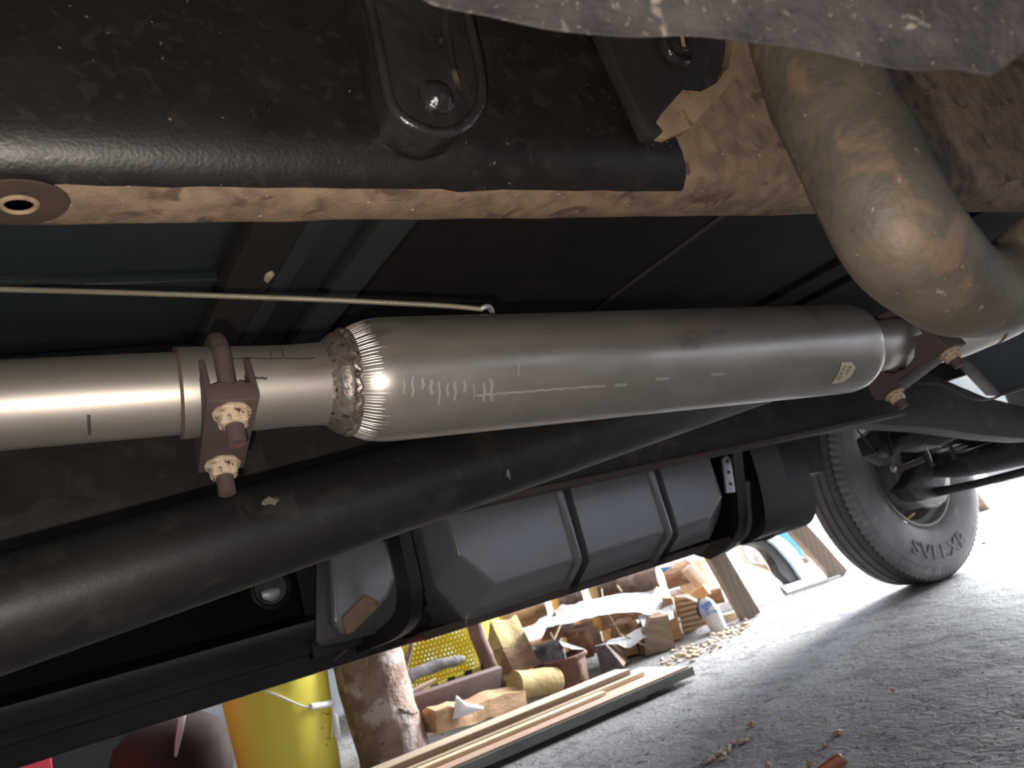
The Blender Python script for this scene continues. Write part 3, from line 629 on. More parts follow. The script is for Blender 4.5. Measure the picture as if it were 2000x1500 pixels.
mk('tie_rod', tube([PX(1782, 957, 2.6), PX(1812, 962, 2.6), PX(1860, 955, 2.6), PX(1930, 939, 2.6), PX(2000, 921, 2.6), PX(2200, 868, 2.6)], [.012, .019, .014, .013, .013, .013], 16, 3), black_axle, T, 'black tie rod')
ls = mk('spring_plate', box((2.60, 1.345, .41), (2.76, 1.455, .432), .006), black_axle, T)
spr = empty('leaf_spring', (2.55, 1.4, .44)); spr.parent = T; spr.location = V((2.55, 1.4, .44)) - WP[T]
for k in range(7):
    x0 = 2.26 + .035 * k + (.02 if k % 2 else 0); x1 = 2.80 + .10 * (6 - k); z = .475 - .0105 * k
    mk('leaf', tube([(x0, 1.40, z + .004), (2.5, 1.40, z), (x1, 1.40, z + .012)], .0055, 4, 3, squash=6), leaf_m, spr)
for x in (2.36, 2.62):
    mk('spring_clip', tube([(x, 1.365, .50), (x, 1.362, .40), (x, 1.44, .395), (x, 1.44, .50)], .006, 8), black_axle, spr)
mk('shackle', prism(poly_y([(1720, 830), (1742, 848), (1755, 880), (1745, 905), (1712, 885), (1700, 850)], 1.36), (0, .05, 0), .006), black_axle, T)
mk('shackle_bolt', tube([PY(1733, 832, 1.345), PY(1737, 860, 1.345), PY(1742, 890, 1.345)], .004, 8), flange_m, T)
mk('u_clip', tube([PY(1675, 840, 1.36), PY(1700, 870, 1.36), PY(1720, 895, 1.36)], .003, 8), flange_m, T)
mk('dust_patch', blob(PY(1722, 885, 1.352), .028, .006, .014, .6, 2, 8), leaf_m, T)
mk('grease_fitting', blob(PY(1745, 915, 1.345), .010, .006, .010, .6, 2, 9), zinc, T)
mk('cross_strut', bar(PY(1758, 915, 1.42), PY(1800, 899, 1.42), .016, .02, (0, 0, 1), .003), flange_m, T)
mk('steering_box', prism(poly_y([(1780, 800), (1880, 815), (1885, 850), (1835, 872), (1800, 870), (1775, 850)], 1.30), (0, .08, 0), .01), black_axle, T)
for a, b, w in ((1802, 832, .006), (1822, 836, .005), (1808, 872, .006)):
    mk('bolt_head', blob(PY(a, b, 1.292), w, .004, w * 1.6, .2, 1, 5), zinc, T)
# hoses at the right
mk('fuel_hose', tube([D(1790, 748, 1.5), D(1840, 752, 1.5), D(1870, 768, 1.5), D(1905, 780, 1.52), D(1940, 778, 1.55), D(1975, 762, 1.55), D(2040, 740, 1.55)], .0022, 10, 5), leaf_m, T)
mk('engine_bracket', prism([D(1880, 690, 1.55), D(1960, 640, 1.55), D(2060, 600, 1.55), D(2060, 740, 1.55), D(1960, 775, 1.55)], M3 @ V((0, 0, .06)), .006), mat('blue_grey_paint', (.07, .085, .10), (.05, .06, .07), 8, .45), T)

# ------------------------------------------------------------------ things on the floor beyond the truck
def board(name, p0, p1, dep, th, mats, label, group='stacked boards by the firewood'):
    """plank lying flat: front edge p0-p1, depth dep away from the viewer"""
    p0, p1 = V(p0), V(p1); t_ = (p1 - p0).normalized(); q = V((-t_.y, t_.x, 0))
    vf = prism([p0, p1, p1 + q * dep, p0 + q * dep], (0, 0, th), .0015)
    return mk(name, vf, mats, None, label, 'board', group)
B0 = PZ(951, 1497, .012); B0.z = 0; B1 = PZ(1358, 1318, .012); B1.z = 0; bd = (B1 - B0).normalized(); bn = V((-bd.y, bd.x, 0)); BL = (B1 - B0).length
def bpt(s, d, z): return B0 + bd * s + bn * d + V((0, 0, z))
for s in (-.2, BL - .18):
    mk('batten', bar(bpt(s, .03, .006), bpt(s, .22, .006), .03, .012, (1, 0, 0)), greywood, None, 'grey batten under the near end of the board stack' if s < 0 else 'grey batten under the far end of the board stack', 'batten', 'battens under the boards')
board('weathered_board', bpt(-.55, 0, .012), bpt(BL, 0, .012), .24, .024, greyboard, 'grey-green weathered board at the bottom of the stack')
board('pink_board', bpt(-.55, .006, .036), bpt(BL - .01, .006, .036), .22, .005, pinkwood, 'pinkish board second from the bottom of the stack')
board('cream_strip', bpt(-.55, .062, .041), bpt(BL - .27, .062, .041), .03, .010, pine, 'narrow cream strip lying on the pinkish board')
board('mottled_board', bpt(-.55, .095, .041), bpt(BL - .10, .095, .041), .13, .013, creamboard, 'mottled cream board near the top of the stack')
board('brown_board', bpt(-.31, .118, .054), bpt(BL - .13, .118, .054), .07, .014, brownboard, 'reddish brown board on top of the stack')
board('cream_board', bpt(-.31, .118, .068), bpt(BL - .13, .118, .068), .07, .002, creamboard, 'thin cream veneer lying on the reddish brown board')

# yellow bucket
bc = V((.542, 2.36, 0))
bk = mk('bucket', lathe(bc, (0, 0, 1), [(0, .118), (.004, .124), (.30, .143), (.34, .146), (.345, .152), (.37, .153), (.372, .149), (.02, .118), (.02, .001)], 64), yellow, None, 'yellow plastic bucket with a white wire handle', 'bucket')
def on_b(px, py, off=.004):
    # nearest hit with the bucket wall
    d = ray(px, py); best = None
    for k in range(400):
        s = 1.5 + k * .003; q = CAMP + d * s
        if math.hypot(q.x - bc.x, q.y - bc.y) < .124 + .0633 * max(q.z, 0) + off: return q
    return CAMP + d * 2.3
mk('handle_wire', tube([on_b(470, 1330, .006), on_b(515, 1348, .006), on_b(555, 1364, .008), on_b(590, 1379, .012), on_b(606, 1380, .014)], .0028, 8, 4), white_p, bk)
g0, g1 = on_b(606, 1381, .016), on_b(650, 1373, .02)
mk('handle_grip', lathe(g0, g1 - g0, [(0, .004), (0, .008), (.002, .0088), ((g1 - g0).length, .0088), ((g1 - g0).length + .004, .006), ((g1 - g0).length + .004, .001)], 20), white_p, bk, 'white plastic grip')
mk('handle_wire', tube([on_b(648, 1375, .012), on_b(650, 1400, .012), on_b(648, 1440, .008)], .0028, 8, 3), white_p, bk)
for k, (a, b, l) in enumerate(((628, 1394, 8), (636, 1393, 7), (628, 1423, 3), (638, 1441, 5), (636, 1456, 3))):
    mk('printed_mark', tube([on_b(a, b, .0004), on_b(a + l * .5, b + (3 if k % 2 else -2), .0004), on_b(a + l, b, .0004)], .0012, 5), ink, bk)
# upright log
def rough_log(p0, p1, r, m, me_, name, label, cat='log', group=None, n=28, rough=.12, rs=12, seed=0, squash=1, k=10, taper=1):
    pts = [V(p0).lerp(V(p1), i / (k - 1)) for i in range(k)]
    vs, fs = tube(pts, [r * (1 + (taper - 1) * i / (k - 1)) for i in range(k)], n, 0, rough, rs, seed, squash)
    sl_ = [0] * (len(fs) - 2) + [1, 1]
    return mk(name, (vs, fs), [m, me_], None, label, cat, group, slots=sl_)
lg = rough_log((.808, 2.30, 0), (.795, 2.33, .42), .098, birch, grain, 'upright_log', 'upright barked log standing beside the yellow bucket', rough=.10, seed=4)
mk('root_flare', tube([(.80, 2.225, .16), (.83, 2.215, .14), (.86, 2.225, .125), (.885, 2.25, .12)], [.004, .006, .006, .004], 8, 4, .5, 60), bark, lg)
mk('paper_scrap', prism([PY(651, 1392, 2.20), PY(660, 1398, 2.20), PY(668, 1452, 2.20), PY(655, 1440, 2.20)], (0, .004, .001), .0005), white_p, None, 'white paper scrap wedged between bucket and upright log', 'paper')
# dark pot and red box at the left
pc = PY(335, 1480, 2.62); pc.z = 0
pot = mk('brown_pot', lathe(pc, (0, 0, 1), [(0, .11), (.02, .13), (.12, .158), (.20, .158), (.245, .14), (.275, .10), (.287, .05), (.29, .001)], 48), brownpot, None, 'dark brown rounded pot left of the yellow bucket', 'pot')
mk('pot_handle', tube([PY(357, 1392, 2.49), PY(352, 1425, 2.46), PY(347, 1452, 2.455), PY(343, 1478, 2.455)], [.010, .009, .007, .003], 12, 4), mat('pale_grey_streak', (.5, .45, .46), (.4, .36, .36), 20, .4), pot)
rb = PY(100, 1480, 2.25)
mk('red_box', box((rb.x - .5, 2.25, 0), (rb.x, 2.55, .36), .004), redbox, None, 'red box at the far left under the sill', 'box')

mk('dark_filler', box((-1.2, 2.95, 0), (.36, 3.4, .9), .006), blackplas, None, 'black cabinet added for darkness behind the red box and the brown pot', 'filler')  # invented dark box, added to keep the gap at the left dark
# yellow perforated basket
def basket(c, r0, r1, h, na, nh):
    vs = []; fs = []
    for k in (0, 1):
        for j in range(nh + 1):
            z = h * j / nh; r = r0 + (r1 - r0) * j / nh - .004 * k
            for i in range(na): th = 2 * math.pi * i / na; vs.append(V(c) + V((r * math.cos(th), r * math.sin(th), z)))
    n = na * (nh + 1)
    for j in range(nh):
        for i in range(na):
            if j % 2 == 1 and i % 2 == (1 if (j // 2) % 2 else 0) and 2 < j < nh - 4: continue
            q = (j * na + i, j * na + (i + 1) % na, (j + 1) * na + (i + 1) % na, (j + 1) * na + i)
            fs.append(q); fs.append(tuple(x + n for x in reversed(q)))
    return vs, fs
bs = mk('yellow_basket', basket((1.46, 3.34, 0), .27, .33, .46, 220, 54), yellow_net, None, 'yellow perforated plastic basket behind the firewood', 'basket')
mk('basket_floor', lathe((1.46, 3.34, .004), (0, 0, 1), [(0, .268), (.004, .268), (.004, .001)], 40), yellow_net, bs)
# slotted yellow strip
s0, s1 = PY(826, 1357, 2.50), PY(952, 1303, 2.50)
ss = mk('slotted_strip', bar(s0, s1, .030, .02, (0, 0, 1), .001), yellow_net, None, 'yellow strip with square black slots behind the sticks', 'strip')
for k in range(4):
    p = s0.lerp(s1, .16 + .26 * k) + V((0, -.0105, -.002 + .008))
    mk('slot', prism([p + V((-.014, 0, -.012)), p + V((.014, 0, -.012)), p + V((.014, 0, .012)), p + V((-.014, 0, .012))], (0, -.002, 0)), blackplas, ss)
mk('strip_foot', bar((s0.x + .02, 2.50, 0), (s0.x + .02, 2.50, s0.z - .01), .02, .02, (1, 0, 0)), yellow_net, ss)
mk('strip_foot', bar((s1.x - .02, 2.50, 0), (s1.x - .02, 2.50, s1.z - .01), .02, .02, (1, 0, 0)), yellow_net, ss)
# sticks
def stick(pix, y, r, m, label, name='stick', k=4, rough=.2):
    return mk(name, tube([PY(a, b, yy) for (a, b), yy in zip(pix, y if isinstance(y, list) else [y] * len(pix))], r, 14, k, rough, 40, len(label)), m, None, label, 'stick', 'sticks on the firewood')
greybark = mat('grey_bark', (.30, .29, .30), (.19, .18, .19), 20, .85, 0, .004, 70)
stick([(770, 1345), (800, 1322), (850, 1301), (888, 1291), (906, 1287)], 2.45, [.019, .019, .018, .016, .010], greybark, 'grey branch lying in front of the yellow basket')
stick([(762, 1460), (784, 1335), (792, 1300), (801, 1268), (808, 1240)], 2.55, .0095, bark, 'thin dark stick leaning against the yellow basket')
stick([(796, 1356), (822, 1343), (852, 1326)], 2.42, [.008, .009, .005], mat('pink_bare_wood', (.62, .45, .40), (.5, .35, .3), 20, .7), 'thin pale pink stick below the grey branch')
stick([(916, 1190), (930, 1232), (948, 1280), (965, 1318), (984, 1345)], 2.49, [.028, .027, .026, .024, .018], mat('brown_bark', (.25, .15, .115), (.17, .10, .08), 14, .8, 0, .003, 60, c3=(.42, .34, .33), s3=7, t3=.6), 'brown stick leaning across the basket')
# firewood: wedge-shaped splits
def wedge(name, p0, p1, sec, ms, me_, label, up=(0, 0, 1), group='split firewood in the pile', seed=0, k=10, rough=.017, cat='firewood'):
    """split log from p0 (near end) to p1; section points (side, up) in metres"""
    p0, p1 = V(p0), V(p1)
    if seed > 4: p1 = p0 + (p1 - p0).normalized() * min((p1 - p0).length, .13)
    t_ = (p1 - p0).normalized(); u = V(up); u = (u - t_ * u.dot(t_)).normalized(); s = t_.cross(u); n = len(sec); vs = []; fs = []; sl_ = []
    for j in range(k):
        for i, (a, b) in enumerate(sec):
            q = p0.lerp(p1, j / (k - 1)) + s * a + u * b
            e = rough * (.4 if j in (0, k - 1) else 1)
            vs.append(q + V((e * nz(q, 14, seed), e * nz(q, 14, seed + 1), e * nz(q, 14, seed + 2))))
    for j in range(k - 1):
        for i in range(n): fs.append((j * n + i, j * n + (i + 1) % n, (j + 1) * n + (i + 1) % n, (j + 1) * n + i)); sl_.append(0)
    fs += [tuple(range(n)), tuple((k - 1) * n + i for i in range(n))]; sl_ += [1, 1]
    zmin = min(v.z for v in vs)
    if zmin < .002: vs = [v + V((0, 0, .002 - zmin)) for v in vs]
    return mk(name, (vs, fs), [ms, me_], None, label, cat, group, slots=sl_)
Wd = 'firewood'
P2 = lambda a, b, y: PY(a, b, y)
# front split log beside the boards
wedge(Wd, P2(836, 1408, 2.26), P2(1012, 1362, 2.33), [(-.035, -.030), (.035, -.034), (.040, .020), (.0, .036), (-.032, .024)], split, split, 'long pale split log in front of the purple-brown plank', seed=1)
mk('plank', bar(P2(795, 1392, 2.36), P2(975, 1330, 2.43), .10, .02, (0, -.5, 1), .002), purplank, None, 'purple-brown plank leaning behind the front split log', 'plank')
mk('plastic_scrap', prism([P2(893, 1362, 2.22), P2(912, 1378, 2.22), P2(946, 1384, 2.22), P2(905, 1400, 2.22), P2(884, 1405, 2.22)], (.004, .012, .006), .002), white_p, None, 'small torn white plastic scrap on the front split log', 'plastic')
# yellow-ended log and rusty pot
rough_log(P2(1005, 1338, 2.33), P2(1086, 1330, 2.36), .042, splity, splity, Wd, 'short yellowish log lying against the rusty pot', 'firewood', 'split firewood in the pile', rough=.15, seed=2)
rp = P2(1118, 1340, 2.40); rp.z = 0
rpot = mk('rusty_pot', lathe(rp, (0, 0, 1), [(0, .055), (.005, .062), (.05, .066), (.083, .067), (.09, .076), (.098, .078), (.102, .072), (.096, .064), (.02, .056), (.02, .001)], 40, rfun=lambda j, i, r: r * (1 + .03 * math.sin(i * .8 + j))), rustpot, None, 'rusty red-brown pot with a rolled rim in front of the wood', 'pot')
# body of the pile
wedge(Wd, P2(985, 1296, 2.50), P2(1110, 1262, 2.56), [(-.04, -.035), (.045, -.035), (.0, .045)], splitd, splitd, 'brown split log under the dark plastic film', seed=5)
mk('plastic_film', prism([P2(1040, 1270, 2.43), P2(1092, 1252, 2.42), P2(1110, 1292, 2.40), P2(1075, 1296, 2.40), P2(1050, 1288, 2.42)], (.02, .03, .008), .003), darkplas, None, 'shiny dark plastic film over the brown split log', 'plastic')
mk('plastic_film', prism([P2(1092, 1252, 2.42), P2(1120, 1262, 2.42), P2(1146, 1270, 2.42), P2(1120, 1268, 2.41), P2(1098, 1262, 2.41)], (.01, .03, .006), .002), plastic, None, 'bright glossy edge of plastic above the rusty pot', 'plastic')
wedge(Wd, P2(1188, 1290, 2.36), P2(1228, 1258, 2.62), [(-.036, -.045), (.045, -.040), (.004, .048), (-.03, .03)], bark, mat('purple_bark_face', (.20, .16, .17), (.10, .08, .085), 25, .85, 0, .006, 60, c3=(.36, .31, .33), s3=14, t3=.58), 'dark purple-grey triangular log end behind the boards', seed=6)
wedge(Wd, P2(1128, 1262, 2.52), P2(1160, 1225, 2.70), [(-.045, -.05), (.05, -.05), (.04, .04), (-.03, .055)], splitd, splitd, 'rough brown split log in the middle of the pile', seed=7, rough=.03)
wedge(Wd, P2(1075, 1222, 2.60), P2(1120, 1200, 2.75), [(-.055, -.045), (.05, -.05), (.03, .05)], mat('mauve_wood', (.26, .17, .14), (.19, .12, .10), 10, .8), splitd, 'mauve-brown split log under the plastic sheet', seed=8)
wedge(Wd, P2(960, 1240, 2.62), P2(1080, 1215, 2.70), [(-.04, -.05), (.05, -.05), (.01, .05)], splity, splity, 'yellow-brown split log beside the leaning brown stick', seed=9)
wedge(Wd, P2(975, 1290, 2.66), P2(1040, 1262, 2.72), [(-.05, -.06), (.05, -.06), (.03, .05), (-.03, .05)], splity, splity, 'yellowish split log low behind the leaning brown stick', seed=19)
wedge(Wd, P2(1285, 1250, 2.36), P2(1240, 1222, 2.70), [(-.058, -.062), (.052, -.066), (.062, .050), (.0, .058), (-.04, .02)], splitd, graing, 'grey-brown log end facing out at the right of the boards', seed=10, rough=.012)
wedge(Wd, P2(1213, 1252, 2.50), P2(1240, 1215, 2.75), [(-.05, -.06), (.05, -.06), (.04, .05), (-.02, .06)], split, split, 'orange-brown split log under the bright plastic', seed=11)
wedge(Wd, P2(1322, 1242, 2.45), P2(1322, 1222, 2.72), [(-.018, -.075), (.018, -.075), (.022, .075), (-.012, .085)], mat('orange_split', (.55, .28, .11), (.45, .22, .08), 12, .75, stretch=(1, 1, .3)), split, 'narrow orange split log standing beside the striped log end', seed=12)
wedge(Wd, P2(1362, 1240, 2.45), P2(1362, 1218, 2.75), [(-.045, -.07), (.045, -.05), (.075, .005), (.0, .065), (-.045, .075)], splitd, mat('striped_end_grain', (.80, .62, .42), (.17, .095, .05), 6, .8, 0, .002, 60, wave=('BANDS', 16, 2.0, 'Z')), 'pale log end with dark diagonal stripes', seed=13)
# upper logs
def xlog(px, py, y, r, ln, m, me_, label, seed=0, dirv=(1, -.25, 0)):
    c_ = PY(px, py, y); d = V(dirv).normalized()
    return rough_log(c_ - d * ln, c_, r, m, me_, Wd, label, 'firewood', 'split firewood in the pile', rough=.06, seed=seed)
xlog(1292, 1132, 2.66, .058, .18, bark, mat('tan_round_end', (.66, .45, .27), (.56, .37, .21), 8, .75, wave=('RINGS', 12, 2, 'X')), 'log with a round tan end above the plastic sheet', 21, (.55, -.8, .05))
xlog(1412, 1161, 2.60, .032, .14, splitd, pine, 'small log with a bright round end beside the sawhorse leg', 22, (.7, -.7, 0))
xlog(1345, 1115, 2.95, .055, .22, splitd, splitd, 'dark brown log behind the round tan log end', 23)
xlog(1222, 1135, 2.88, .055, .16, bark, graing, 'grey bark log touching the sill line above the plastic', 24)
xlog(1130, 1165, 2.92, .050, .11, bark, split, 'orange-ended log behind the plastic sheet', 25)
xlog(1060, 1190, 2.95, .05, .18, split, split, 'pale split log under the tank lip', 26)
xlog(1245, 1185, 2.87, .05, .2, splitd, splitd, 'thick log under the middle of the pile', 27)
xlog(1330, 1175, 2.86, .06, .2, bark, splitd, 'bark log low behind the jug', 28)
for k, (a, b, y) in enumerate(((1020, 1285, 2.98), (1092, 1262, 3.0), (1165, 1242, 2.98), (1240, 1228, 3.0), (1180, 1200, 3.06))):
    xlog(a, b, y, .055, .14, (bark, splitd)[k % 2], (splitd, split)[k % 2], ['brown log at the back of the pile beside the basket', 'orange-brown log at the back behind the rusty pot', 'bark log at the back behind the splinters', 'orange-brown log at the back behind the grey log end', 'bark log at the back under the plastic sheet'][k], 40 + k)
mk('wood_block', bar(P2(1350, 1172, 2.62), P2(1381, 1150, 2.56), .045, .05, (0, 0, 1), .002), mat('orange_block', (.60, .33, .15), (.5, .26, .11), 8, .7), None, 'orange square wood block with a bright end above the jug', 'block')
mk('wood_block', bar(P2(1342, 1108, 2.70), P2(1372, 1142, 2.68), .05, .045, (1, 0, .4), .002), mat('pale_pink_block', (.66, .49, .38), (.56, .4, .3), 10, .7), None, 'pale pink wood block leaning on top of the pile', 'block')
mk('wood_block', bar(P2(1414, 1213, 2.45), P2(1462, 1199, 2.43), .05, .05, (0, 0, 1), .003), pine, None, 'bright pine block at the foot of the sawhorse', 'block')
mk('blue_rail', bar(P2(1290, 1113, 2.95), P2(1332, 1109, 2.95), .02, .02, (0, 0, 1), .003), bluepaint, None, 'short blue bar just under the sill', 'bar')
# loose splinters
rs_ = random.Random(5)
for k, (a, b, c2, d2) in enumerate(((1190, 1200, 1215, 1245), (1095, 1220, 1082, 1250), (1075, 1235, 1081, 1247), (1212, 1238, 1262, 1262), (1175, 1150, 1177, 1170), (1205, 1143, 1215, 1156))):
    y = 2.40 if k < 4 else 2.66
    mk('splinter', bar(P2(a, b, y), P2(c2, d2, y - .01), .006, .004, (0, 0, 1)), chip_m, None, ['pale splinter crossing the brown logs under the plastic', 'orange splinter above the dark plastic film', 'tiny white splinter beside the mauve log', 'long splinter lying across the grey log end', 'upright splinter above the plastic sheet', 'curved splinter near the sill'][k], 'splinter', 'wood splinters')
# draped plastic sheet
def sheet(top, bot, y0, y1, nu=40, nv=10):
    vs = []; fs = []
    def lerp(P, s):
        s *= len(P) - 1; i = min(int(s), len(P) - 2); f = s - i; return (P[i][0] * (1 - f) + P[i + 1][0] * f, P[i][1] * (1 - f) + P[i + 1][1] * f)
    for k in (0, 1):
        for j in range(nv):
            for i in range(nu):
                u, v = i / (nu - 1), j / (nv - 1); a = lerp(top, u); b = lerp(bot, u)
                q = PY(a[0] * (1 - v) + b[0] * v, a[1] * (1 - v) + b[1] * v, y0 * (1 - v) + y1 * v)
                vs.append(q + V((0, .012 * nz(q, 16) + .02 * nz(q, 5, 3) + .002 * k, .006 * nz(q, 30, 2))))
    n = nu * nv
    for k in (0, 1):
        for j in range(nv - 1):
            for i in range(nu - 1): fs.append(tuple(k * n + x for x in (j * nu + i, j * nu + i + 1, (j + 1) * nu + i + 1, (j + 1) * nu + i)))
    return vs, fs
mk('plastic_sheet', sheet([(1022, 1232), (1060, 1205), (1098, 1186), (1150, 1170), (1210, 1160), (1275, 1154), (1285, 1138), (1302, 1148), (1312, 1170)], [(1040, 1237), (1070, 1224), (1100, 1219), (1150, 1206), (1210, 1196), (1250, 1196), (1272, 1204), (1300, 1215), (1318, 1205)], 2.66, 2.42), plastic, None, 'long bright plastic sheet draped over the firewood', 'plastic sheet')
mk('plastic_sheet', sheet([(1245, 1205), (1262, 1196), (1290, 1190), (1318, 1180)], [(1252, 1224), (1270, 1220), (1295, 1213), (1316, 1207)], 2.44, 2.40, 14, 5), plastic, None, 'crumpled flap of plastic hanging at the right of the sheet', 'plastic sheet')
mk('plastic_sheet', sheet([(1160, 1262), (1190, 1250), (1220, 1240), (1250, 1225), (1275, 1222)], [(1172, 1262), (1200, 1256), (1228, 1266), (1252, 1250), (1280, 1232)], 2.42, 2.38, 18, 6), plastic, None, 'clear plastic wrap across the grey log end', 'plastic sheet')
# jug
jb = P2(1408, 1236, 2.34); jt = P2(1374, 1170, 2.38)
jd = (jt - jb)
jug = mk('plastic_jug', tube([jb, jb + jd * .12, jb + jd * .6, jb + jd * .85, jt], [.030, .034, .040, .030, .018], 20, 3, squash=.8), white_p, None, 'white jug with a blue label leaning on the log ends', 'jug')
mk('jug_label', tube([jb + jd * .52, jb + jd * .88], [.0425, .0305], 20, 3, squash=.82), blueband, jug)
mk('jug_handle', tube([P2(1366, 1170, 2.345), P2(1363, 1190, 2.335), P2(1369, 1204, 2.335)], .006, 10, 4), blackplas, jug)
mk('jug_cap', tube([jb - jd * .10, jb + jd * .02], [.024, .027], 18), blackplas, jug)
# wood chips on the floor beside the boards
cps = []
for k in range(150):
    a = rs_.random(); p = PZ(1300 + 150 * a + rs_.gauss(0, 10), 1300 - 75 * a + rs_.gauss(0, 7), 0); s = rs_.uniform(.003, .011)
    cps.append(blob(p + V((0, 0, s * .5)), s * rs_.uniform(.6, 1.6), s, s * .6, .7, 2, k, 1))
mk('wood_chips', join(*cps), chip_m, None, 'pale wood chips scattered at the end of the boards', 'wood chips', kind='stuff')
# ---- sawhorses, boards and the blue fender behind the wheel
sh1 = empty('sawhorse', (2.25, 2.45, 0), 'grey-brown sawhorse with bright edges nearest the firewood', 'sawhorse')
def leg(par, f, top, wd, th, m, side): return mk('leg', bar(f, top, wd, th, side, .002), m, par)
def edge(par, f, top, wd, th, m, side, off): return mk('leg_edge', bar(V(f) + V(off), V(top) + V(off), wd, th, side, .001), m, par)
f1 = PZ(1466, 1206, 0); t1 = PY(1398, 1088, 2.40); t1 = f1 + (t1 - f1) * 2.2
leg(sh1, f1, t1, .075, .045, greywood, (1, -.35, 0))
f2 = PZ(1476, 1160, 0); t2 = PY(1448, 1060, f2.y + .05); t2 = f2 + (t2 - f2) * 2.2
leg(sh1, f2, t2, .04, .06, whitepaint, (1, 0, 0))
f3 = PZ(1400, 1165, 0); t3 = PY(1372, 1095, f3.y + .02); t3 = f3 + (t3 - f3) * 2.5
leg(sh1, f3, t3, .035, .06, whitepaint, (1, 0, 0))
mk('beam', box((1.95, 2.40, .62), (2.5, 2.52, .70), .002), greywood, sh1)
sh2 = empty('sawhorse', (3.0, 2.55, 0), 'grey-brown sawhorse behind the tyre', 'sawhorse')
for fa, ta, m, w in (((1640, 1126), (1545, 1020), greywood, .08), ((1602, 1112), (1575, 1045), whitepaint, .045), ((1585, 1100), (1525, 1030), greywood, .05)):
    f_ = PZ(*fa, 0); t_ = PY(*ta, f_.y + .03); t_ = f_ + (t_ - f_) * 2.0
    leg(sh2, f_, t_, w, .045, m, (1, -.3, 0))
mk('beam', box((2.5, 2.6, .50), (3.3, 2.7, .58), .002), greywood, sh2)
mk('plywood_sheet', prism([PZ(1532, 1166, 0), PZ(1440, 1196, 0), PY(1425, 1110, 2.62), PY(1492, 1096, 2.78)], (.012, .015, 0), .001), pine, None, 'pale plywood sheet leaning behind the first sawhorse', 'plywood')
mk('pine_offcut', box((2.62, 2.95, 0), (2.76, 3.03, .22), .002), pine, None, 'upright pine offcut behind the first sawhorse leg', 'offcut')
# pink panels
mk('painted_sheet', prism([PY(1455, 1060, 2.95), PY(1500, 1040, 2.95), PY(1545, 1125, 2.95), PY(1516, 1140, 2.95)], (.02, .05, 0), .002), pinkpanel, None, 'dusty pink panel framed by the blue fender', 'panel')
mk('painted_sheet', prism([PY(1552, 1000, 3.3), PY(1600, 990, 3.3), PY(1625, 1085, 3.3), PY(1590, 1090, 3.3)], (.02, .05, 0), .002), pinkpanel, None, 'dusty pink panel between the legs of the second sawhorse', 'panel')
# blue fender
fd = [(1470, 1046), (1505, 1056), (1535, 1085), (1556, 1112), (1572, 1140)]
fo = [(1480, 1040), (1520, 1046), (1552, 1072), (1574, 1110), (1580, 1141)]
fi = [(1462, 1062), (1492, 1070), (1514, 1098), (1524, 1118), (1545, 1139)]
def strip_m(A, B, y, th):
    A = [PY(a, b, y) for a, b in A]; B = [PY(a, b, y) for a, b in B]; A, _ = smooth_path(A, [1] * len(A), 4); B, _ = smooth_path(B, [1] * len(B), 4); n = len(A); vs = A + B + [p + V((.01, th, 0)) for p in A + B]; fs = []
    for i in range(n - 1): fs += [(i, i + 1, n + i + 1, n + i), (2 * n + i, 3 * n + i, 3 * n + i + 1, 2 * n + i + 1), (i, 2 * n + i, 2 * n + i + 1, i + 1), (n + i, n + i + 1, 3 * n + i + 1, 3 * n + i)]
    return vs, fs
fen = mk('car_fender', strip_m(fd, fo, 2.66, .10), silverblue, None, 'pale blue car fender standing behind the truck wheel', 'fender')
mk('fender_liner', strip_m(fi, [(a - 1, b) for a, b in fd], 2.68, .06), blackplas, fen, 'black plastic liner')
mk('fender_top', prism([PY(1500, 1042, 2.72), PY(1525, 1030, 2.72), PY(1560, 1060, 2.72), PY(1572, 1090, 2.72)], (.02, .05, 0), .003), bluepaint, fen)
# low slab the fender and sawhorse stand on, and the post outside
mk('floor_board', prism([PZ(1540, 1162, 0), PZ(1668, 1118, 0), PZ(1640, 1085, 0), PZ(1505, 1128, 0)], (0, 0, .012), .001), whitepaint, None, 'white board lying on the floor under the fender', 'board')
mk('timber_post', bar(PZ(1934, 992, 0), PZ(1934, 992, 0) + V((-.45, 0, .9)), .18, .10, (1, 0, 0), .003), greywood, None, 'brown timber leaning in the bright doorway right of the tyre', 'timber')
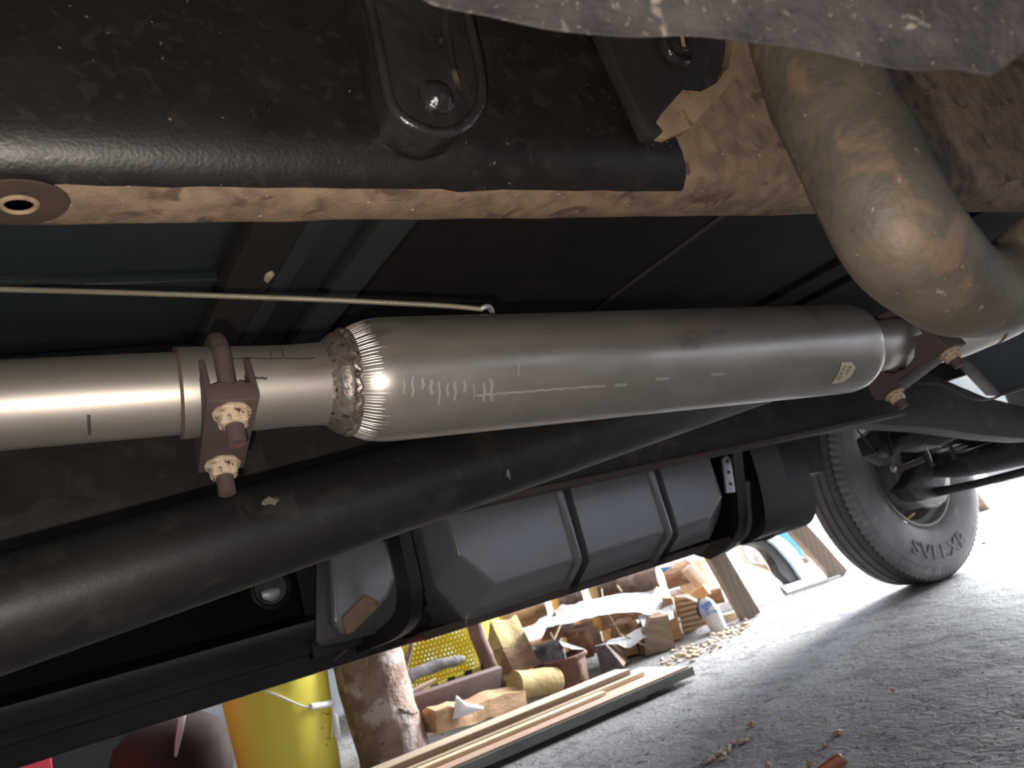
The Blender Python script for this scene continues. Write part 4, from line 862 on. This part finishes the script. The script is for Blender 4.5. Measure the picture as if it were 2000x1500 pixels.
# ------------------------------------------------------------------ litter on the floor
def litter(px, py, s, m, label, seed, cat='husk'):
    return mk('husk', blob(PZ(px, py, 0) + V((0, 0, s * .3)), s, s * .8, s * .6, .6, 2.2, seed), m, None, label, cat, 'dry husks on the floor')
litter(1637, 1433, .009, husk, 'tan papery husk lying near the red leaf stem', 1)
litter(1611, 1458, .006, husk, 'small ring-shaped husk left of the red leaf stem', 2)
litter(1653, 1487, .005, husk, 'tiny tan husk touching the red leaf stem', 3)
litter(1500, 1496, .007, husk, 'orange husk at the bottom edge of the floor', 4)
litter(1582, 1493, .006, husk, 'small yellow husk between the orange husk and the red stem', 5)
litter(1468, 1417, .009, husk, 'pale husk at the end of the floor crack', 6)
litter(1744, 1348, .005, mat('orange_bit', (.62, .36, .12), (.5, .28, .1), 60, .7), 'small orange crumb on the dark floor', 7, 'crumb')
litter(1922, 1062, .012, leafred, 'orange leaf at the edge of the tyre', 8, 'leaf')
rl0, rl1 = PZ(1600, 1512, .008), PZ(1642, 1484, .010)
mk('leaf_stem', tube([rl0, rl0.lerp(rl1, .6), rl1, rl1 + (rl1 - rl0) * .06], [.010, .012, .011, .004], 16, 4, squash=.5), leafred, None, 'glossy red-brown leaf at the bottom of the frame', 'leaf')
gr = []
for k in range(420):
    px = rs_.uniform(1000, 2000); py = rs_.uniform(1220, 1500); p = PZ(px, py, 0)
    if p.y > 1.9 or p.y < .4: continue
    s = rs_.uniform(.0008, .0028); gr.append(blob(p + V((0, 0, s * .2 - .002)), s * rs_.uniform(.7, 2), s, s * .7, .6, 2, k, 1))
for k in range(46):
    a = k / 45; px, py = 1378 + 125 * a + rs_.gauss(0, 5), 1488 - 68 * a + rs_.gauss(0, 3)
    if k > 30: b = (k - 30) / 15; px, py = 1503 + 90 * b, 1420 - 60 * b
    s = rs_.uniform(.002, .0065) * (1 if k < 31 else .6); gr.append(blob(PZ(px, py, 0) + V((0, 0, s * .3)), s * 1.3, s, s * .7, .7, 2, k + 900, 1))
mk('floor_grit', join(*gr), chip_m, None, 'pale grit and crumbs scattered over the dark floor', 'grit', kind='stuff')
